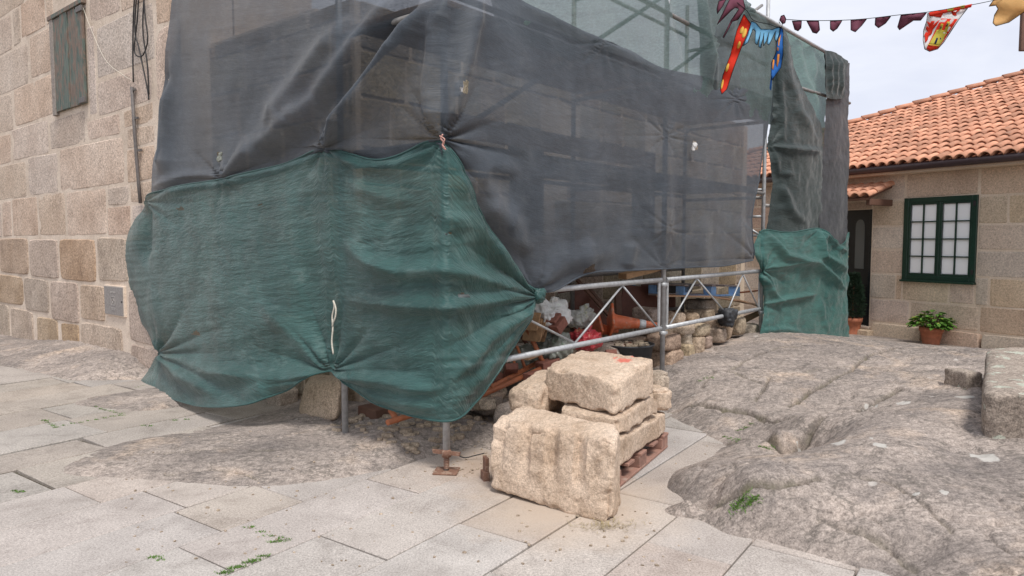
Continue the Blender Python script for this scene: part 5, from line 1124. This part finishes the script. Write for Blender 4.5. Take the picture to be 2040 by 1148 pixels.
# orange frame lying in the scaffold
of = empty('steel_frame', sc_px(960, 800, .5), 'rusty orange tubular frame lying inside the scaffold', 'frame')
def gp(px, py, n): return sc_px(px, py, n)
for p, q in (((772, 842, .62), (860, 815, .62)), ((778, 818, .75), (792, 838, .62)), ((905, 812, .42), (1086, 731, .35)), ((930, 798, .55), (1072, 722, .5)), ((1050, 655, .55), (1086, 731, .36)), ((1030, 690, .6), (1046, 733, .5)), ((1022, 712, .62), (1030, 745, .5)), ((975, 758, .6), (984, 778, .45)), ((945, 775, .6), (952, 792, .45))):
    tubes('tube', [gp(*p), gp(*q)], .0215 if abs(p[0] - q[0]) > 60 or p[0] > 1045 or p[0] < 800 else .013, M['orange'], of, 10)
# loose rubble on the ground
rb = MB(); rr = random.Random(11)
for i in range(640):
    if i < 180: c = SC(rr.uniform(-.02, 1.0), rr.uniform(.35, 1.35), 0)
    elif i < 330: c = SC(rr.uniform(.8, 3.2), rr.uniform(.2, 1.5), 0)
    elif i >= 420: c = v3(*(on_z(rr.uniform(250, 1420), rr.uniform(870, 1130), 0)[:2]), 0)
    else: c = v3(*(on_z(rr.uniform(900, 1020), rr.uniform(880, 960), 0)[:2]), 0)
    sz = rr.uniform(.008, .035) if i < 330 else rr.uniform(.003, .008); c[2] = max(gz(c) - .005, 0) + sz * .3
    V, Fc = lump(lump_box(c, v3(sz * rr.uniform(.7, 1.5), rr.uniform(-.3, .3) * sz, 0), v3(0, sz * rr.uniform(.6, 1.2), 0), v3(0, 0, sz * .6)), n=2, k=5, amp=.006, freq=20, seed=i); rb.add(V, Fc)
o = rb.build('rubble', M['rubble']); tag(o, 'loose chips of stone and mortar on the ground below the scaffold', 'rubble', kind='stuff')
# wire and rusty bracket by the big block
tag(tubes('wire', spline([on_z(908, 905, .03), on_z(925, 912, .02), on_z(945, 908, .03), on_z(965, 903, .05)], 14), .004, M['cable'], None, 6), 'short black wire end lying beside the jack', 'wire')
tag(MB().box(v3(-.17, 4.55, .075), (.012, .004, 0), (-.01, .03, 0), (0, 0, .075)).box(v3(-.175, 4.54, .03), (.02, .004, 0), (-.012, .04, 0), (0, 0, .03)).build('bracket', M['rust'], None, .003), 'rusty iron bracket standing left of the big block', 'bracket')
# ------------------------------------------------------------------ pots
def pot(name, base, r, h, label):
    e = empty(name, base, label, 'plant', 'potted plants by the house wall'); b = np.asarray(base)
    MB().lathe(b, [(.001, 0), (r * .68, 0), (r * .72, h * .05), (r * .68, h * .07), (r * .92, h * .74), (r, h * .76), (r * 1.02, h), (r * .9, h), (r * .86, h * .86), (.001, h * .86)], 28).build('pot', M['terracotta'], e)
    MB().lathe(b, [(r * .87, h * .88), (.001, h * .91)], 20).build('soil', M['soil'], e); return e
def gpt(px, py, z=0.0): return on_z(px, py, z)
s_, _z = hs_px(1880, 640); pb1 = HS(s_, 0, .32); pb1[2] = CAMH - (686 - 478) / 1420 * pb1[1]
p1 = pot('potted_plant', pb1, .165, .27, 'terracotta pot of broad green leaves below the window')
rr = random.Random(21); lm = MB(); lp = MB()
def leaf(m, c, d, up, ln, wd):
    d = d / np.linalg.norm(d); s = np.cross(d, up); s /= np.linalg.norm(s) + 1e-9; n = np.cross(s, d)
    V = [c, c + d * ln * .35 + s * wd + n * .01, c + d * ln * .75 + s * wd * .8 - n * .004, c + d * ln - n * .025, c + d * ln * .75 - s * wd * .8 - n * .004, c + d * ln * .35 - s * wd + n * .01, c + d * ln * .5 - n * .012]
    m.add(V, [(0, 1, 6), (1, 2, 6), (2, 3, 6), (3, 4, 6), (4, 5, 6), (5, 0, 6)], True)
stm = MB()
for i in range(230):
    a = rr.uniform(0, 6.28); r = .26 * math.sqrt(rr.random()); c = pb1 + v3(r * math.cos(a), r * math.sin(a), .27 + rr.uniform(.0, .24) * (1.2 - r / .3))
    leaf(lm if rr.random() > .12 else lp, c, v3(math.cos(a) + rr.uniform(-.6, .6), math.sin(a) + rr.uniform(-.6, .6), rr.uniform(-.3, .5)), v3(0, 0, 1), rr.uniform(.07, .12), rr.uniform(.028, .044))
    if i % 5 == 0: stm.tube([pb1 + v3(.3 * r * math.cos(a), .3 * r * math.sin(a), .23), c], .004, 5)
lm.build('foliage', M['leaf'], p1)['kind'] = 'stuff'; lp.build('yellow_leaves', M['leaf_pale'], p1)['kind'] = 'stuff'; stm.build('stems', M['stem'], p1)
s_, _z = hs_px(1716, 600); pb2 = HS(s_, 0, .22); pb2[2] = CAMH - (665 - 478) / 1420 * pb2[1]
p2 = pot('potted_plant', pb2, .15, .28, 'terracotta pot with a small dark conifer beside the door')
nm = MB(); tubes('trunk', [pb2 + v3(0, 0, .2), pb2 + v3(.0, 0, .95)], .012, M['stem'], p2, 6)
for i in range(900):
    h = rr.random() ** .8; R_ = .21 * math.sin(math.pi * min(1, .15 + .85 * (1 - h)) * .62 + .25) * (1 - h * .55); a = rr.uniform(0, 6.28); r = R_ * math.sqrt(rr.uniform(.15, 1))
    c = pb2 + v3(r * math.cos(a), r * math.sin(a), .28 + h * .72)
    for k in range(3): leaf(nm, c, v3(math.cos(a) * .6 + rr.uniform(-.5, .5), math.sin(a) * .6 + rr.uniform(-.5, .5), rr.uniform(.4, 1.2)), v3(.3, .3, 1), rr.uniform(.04, .08), .004)
nm.build('foliage', M['needle'], p2)['kind'] = 'stuff'
# ------------------------------------------------------------------ bunting
def bdep(x): return 6.3 + (x - 1500) * .0004
def rip(x, y): return .03 * math.sin(x * .09 + y * .03) + .02 * math.sin(y * .11 - x * .02)
def bpt(x, y, o=0.0): return at_y(x, y, bdep(x) + rip(x, y) - o)
def cloth(name, poly, mat, parent, off=0.0, edge=None, cuts=2, th=.0015):
    bm = bmesh.new(); vs_ = [bm.verts.new((x, y, 0)) for x, y in poly]; es = [bm.edges.new((vs_[i], vs_[(i + 1) % len(vs_)])) for i in range(len(vs_))]
    bmesh.ops.triangle_fill(bm, use_beauty=True, edges=es)
    bmesh.ops.subdivide_edges(bm, edges=bm.edges[:], cuts=cuts, use_grid_fill=True)
    for v in bm.verts: v.co = Vector(bpt(v.co.x, v.co.y, off))
    bmesh.ops.recalc_face_normals(bm, faces=bm.faces[:])
    g_ = bmesh.ops.solidify(bm, geom=bm.faces[:], thickness=th)
    me = bpy.data.meshes.new(name); bm.to_mesh(me); bm.free(); me.polygons.foreach_set('use_smooth', [True] * len(me.polygons)); o = link(name, me, M[mat], parent)
    if edge:
        pts = []
        for i in range(len(poly)):
            a, b = np.array(poly[i], float), np.array(poly[(i + 1) % len(poly)], float)
            for t in np.linspace(0, 1, 6)[:-1]: q = a + (b - a) * t; pts.append(bpt(q[0], q[1], off + .003))
        pts.append(pts[0]); tubes('trim', pts, .0026, M[edge], o, 5)
    return o
bu = empty('bunting', bpt(1560, 40), 'string of medieval fair bunting across the sky at top right', 'bunting')
tubes('string', spline([bpt(x, y) for x, y in ((1420, -30), (1484, 18), (1500, 40), (1530, 48), (1556, 55), (1562, 40), (1600, 41), (1660, 41), (1720, 38), (1790, 30), (1850, 24), (1935, 10), (2000, -3), (2060, -12))], 60), .003, M['fl_black'], bu, 5)
cloth('banner', [(1432, 2), (1447, -2), (1440, 12), (1429, 28), (1428, 18)], 'fl_maroon', bu, 0, 'fl_black', 1)
cloth('banner', [(1455, -4), (1480, -4), (1485, 17), (1470, 40), (1459, 43), (1442, 76), (1440, 74), (1457, 40), (1472, 18), (1465, 15), (1456, 22), (1428, 50), (1444, 18)], 'fl_maroon', bu, 0, 'fl_black', 1)
b = cloth('banner', [(1482, 28), (1496, 48), (1488, 70), (1476, 98), (1462, 135), (1448, 178), (1438, 188), (1435, 180), (1440, 150), (1455, 110), (1468, 60)], 'fl_red', bu, .0, 'fl_black', 2); b['label'] = 'long red pennant with yellow dots'
for (cx, cy, rx, ry, an) in ((1478, 60, 3.5, 7.5, .35), (1483, 66, 4, 10, .3), (1472, 90, 3, 8, .3), (1449, 135, 2.8, 9, .3), (1439, 168, 2, 10, .2)):
    cloth('dot', [(cx + rx * math.cos(t) * math.cos(an) - ry * math.sin(t) * math.sin(an), cy + rx * math.cos(t) * math.sin(an) + ry * math.sin(t) * math.cos(an)) for t in np.linspace(0, 6.283, 13)[:-1]], 'fl_yellow', b, .007, None, 0)
cloth('banner', [(1497, 42), (1506, 46), (1516, 58), (1538, 59), (1554, 53), (1553, 66), (1547, 83), (1543, 78), (1545, 62), (1538, 78), (1532, 90), (1528, 87), (1532, 64), (1527, 82), (1521, 92), (1522, 66), (1516, 96), (1511, 93), (1515, 64), (1509, 90), (1504, 86), (1505, 62), (1500, 58), (1490, 85), (1480, 92), (1490, 70)], 'fl_sky_blue', bu, 0, 'fl_black', 1)
b = cloth('banner', [(1555, 54), (1560, 60), (1560, 110), (1556, 135), (1545, 150), (1538, 160), (1536, 150), (1537, 125), (1546, 105), (1548, 85), (1553, 68)], 'fl_royal', bu, 0, 'fl_black', 2); b['label'] = 'blue shield banner with orange figures'
for q in ([(1556, 68), (1553, 85), (1551, 102), (1548, 100), (1551, 78)], [(1549, 108), (1553, 108), (1552, 122), (1549, 134), (1547, 130)], [(1540, 118), (1543, 120), (1541, 140), (1538, 136)]): cloth('figure', q, 'fl_flame', b, .007, None, 0)
cloth('banner', [(1536, 150), (1538, 160), (1536, 182), (1533, 176)], 'fl_royal', bu, 0, None, 1)
cloth('rosette', [(1553 + 0, 40), (1556, 32), (1562, 30), (1566, 38), (1564, 46), (1559, 48)], 'fl_maroon', bu, .004, 'fl_black', 1)
for q in ([(1578, 42), (1597, 42), (1596, 56), (1590, 62), (1583, 59)], [(1607, 42), (1631, 42), (1633, 60), (1627, 67), (1619, 65)], [(1654, 42), (1678, 41), (1668, 57), (1660, 63), (1654, 58)], [(1695, 40), (1727, 38), (1717, 51), (1704, 64), (1695, 60)], [(1744, 36), (1775, 33), (1764, 47), (1750, 56), (1743, 50)], [(1795, 30), (1846, 26), (1834, 41), (1820, 41), (1792, 60), (1788, 54)]):
    cloth('pennant', q, 'fl_maroon', bu, 0, 'fl_black', 1)
b = cloth('heraldic_flag', [(1848, 27), (1890, 18), (1930, 14), (1911, 38), (1880, 85), (1868, 98), (1852, 103), (1842, 98), (1839, 80), (1840, 60), (1846, 42)], 'fl_white', bu, 0, 'fl_black', 2); b['label'] = 'quartered red and white flag with castle and lion'
cloth('roll', [(1850, 26), (1936, 8), (1934, 15), (1852, 33)], 'fl_red', b, .012, None, 1, .012); cloth('roll', [(1886, 18), (1922, 10), (1921, 16), (1887, 24)], 'fl_gold', b, .026, None, 1, .004)
cloth('field', [(1875, 37), (1908, 38), (1880, 82), (1868, 97), (1852, 102), (1846, 97), (1853, 82)], 'fl_red', b, .006, None, 2); cloth('field', [(1853, 27), (1880, 24), (1875, 35), (1856, 32)], 'fl_red', b, .006, None, 1)
cs_p = [(1851, 88), (1855, 80), (1862, 68), (1866, 60), (1871, 59), (1873, 52), (1875, 47), (1879, 48), (1878, 54), (1876, 60), (1881, 61), (1885, 50), (1887, 43), (1893, 44), (1891, 51), (1887, 62), (1884, 70), (1878, 82), (1872, 91)]
c_ = cloth('castle', cs_p, 'fl_gold', b, .011, None, 1)
for q in ([(1866, 75), (1869, 76), (1865, 88), (1861, 87)], [(1873, 75), (1876, 75), (1873, 82), (1871, 81)], [(1874, 53), (1876, 53), (1874, 58), (1873, 58)], [(1887, 47), (1889, 47), (1887, 53), (1885, 53)]): cloth('opening', q, 'fl_navy', c_, .016, None, 0)
cloth('castle_base', [(1849, 88), (1872, 91), (1870, 93), (1848, 90)], 'fl_yellow', b, .011, None, 0)
cloth('lion', [(1846, 42), (1853, 46), (1856, 42), (1862, 42), (1859, 50), (1868, 42), (1872, 40), (1866, 50), (1858, 60), (1856, 68), (1850, 72), (1848, 80), (1843, 86), (1843, 76), (1841, 70), (1845, 64), (1849, 66), (1844, 58), (1846, 52), (1851, 55)], 'fl_red', b, .008, None, 1)
cloth('lion', [(1895, 22), (1904, 24), (1908, 19), (1914, 19), (1905, 26), (1906, 31), (1898, 31)], 'fl_red', b, .008, None, 0)
yf = cloth('flag', [(1984, -12), (2075, -20), (2070, 8), (2036, 27), (2010, 45), (1984, 52), (1978, 46), (1981, 30), (1988, 18), (1984, 11), (1970, 13), (1978, 2)], 'fl_ochre', None, 0, 'fl_black', 2); tag(yf, 'ochre yellow flag with scalloped black edge in the top right corner', 'flag')
# hanging wooden board at the right edge, on an iron bracket from a post out of frame
hb = empty('hanging_board', at_y(2045, 102, 7.4), 'dark wooden board hanging at the right edge below the ochre flag', 'board')
MB().box(at_y(2074, 60, 7.4), (.21, 0, 0), (0, .02, 0), (0, 0, .21)).build('panel', M['wood_dark'], hb, .005)
bc = at_y(2074, 60, 7.4); pp = bc + v3(.42, .0, 0); pp[2] = bc[2] + .28
tubes('post', [v3(pp[0], pp[1], .1), pp + v3(0, 0, .12)], .045, M['wood_dark'], hb, 10); tubes('arm', [pp, bc + v3(-.2, 0, .28)], .014, M['cable'], hb, 8)
for dx in (-.15, .15): tubes('hanger', [bc + v3(dx, 0, .285), bc + v3(dx, 0, .19)], .006, M['cable'], hb, 6)
# ------------------------------------------------------------------ grass in the joints
gm = MB(); rr = random.Random(31)
def tuft(px, py, z, n, spread, h):
    b = on_terrain(px, py)
    C_ = np.array([b + v3(rr.gauss(0, spread), rr.gauss(0, spread * .6), 0) for _ in range(n)]); C_[:, 2] = np.maximum(terrain(C_[:, :2]), 0)
    for i in range(n):
        c = C_[i]; hh = h * rr.uniform(.5, 1.2); d = v3(rr.uniform(-.8, .8), rr.uniform(-.8, .8), 1.0) * hh; s = v3(rr.uniform(-1, 1), rr.uniform(-1, 1), 0) * .003
        gm.add([c - s, c + s, c + d * .6 + s * .7, c + d + v3(d[0], d[1], -.2 * hh) * .5], [(0, 1, 2), (0, 2, 3)])
for a, b, n in (((440, 1146), (530, 1112), 14), ((1462, 1016), (1505, 1010), 7), ((1470, 860), (1495, 850), 5), ((85, 838), (112, 852), 6), ((112, 852), (240, 828), 9), ((190, 812), (240, 826), 6), ((1445, 872), (1470, 880), 4), ((30, 980), (46, 982), 3), ((500, 1055), (560, 1075), 4), ((540, 1085), (575, 1078), 4), ((305, 1112), (320, 1118), 3), ((285, 850), (300, 850), 2), ((1515, 892), (1540, 898), 4), ((270, 775), (285, 770), 3), ((1395, 760), (1420, 755), 4), ((350, 838), (370, 836), 2)):
    for k in range(n):
        t = k / max(1, n - 1); big = a == (1462, 1016)
        tuft(a[0] + (b[0] - a[0]) * t, a[1] + (b[1] - a[1]) * t, .07 if big else (.03 if a[0] > 1300 else 0), 40 if big else 24, .016 if big else .013, .02 if big else .011)
o = gm.build('grass', M['grass']); tag(o, 'tufts of grass and moss growing in the joints and cracks', 'grass', kind='stuff')
sm = MB()
for i in range(260):
    c = on_z(rr.gauss(1205, 28), rr.gauss(1046, 6), .004); d = v3(rr.uniform(-1, 1), rr.uniform(-1, 1), rr.uniform(0, .25)); d *= rr.uniform(.01, .035) / np.linalg.norm(d); s = np.cross(d, (0, 0, 1.)); s *= .0012 / (np.linalg.norm(s) + 1e-9)
    sm.add([c - s, c + s, c + d + s, c + d - s], [(0, 1, 2, 3)])
o = sm.build('dry_straw', M['moss']); tag(o, 'wisps of dry straw at the foot of the big fluted block', 'straw', kind='stuff')
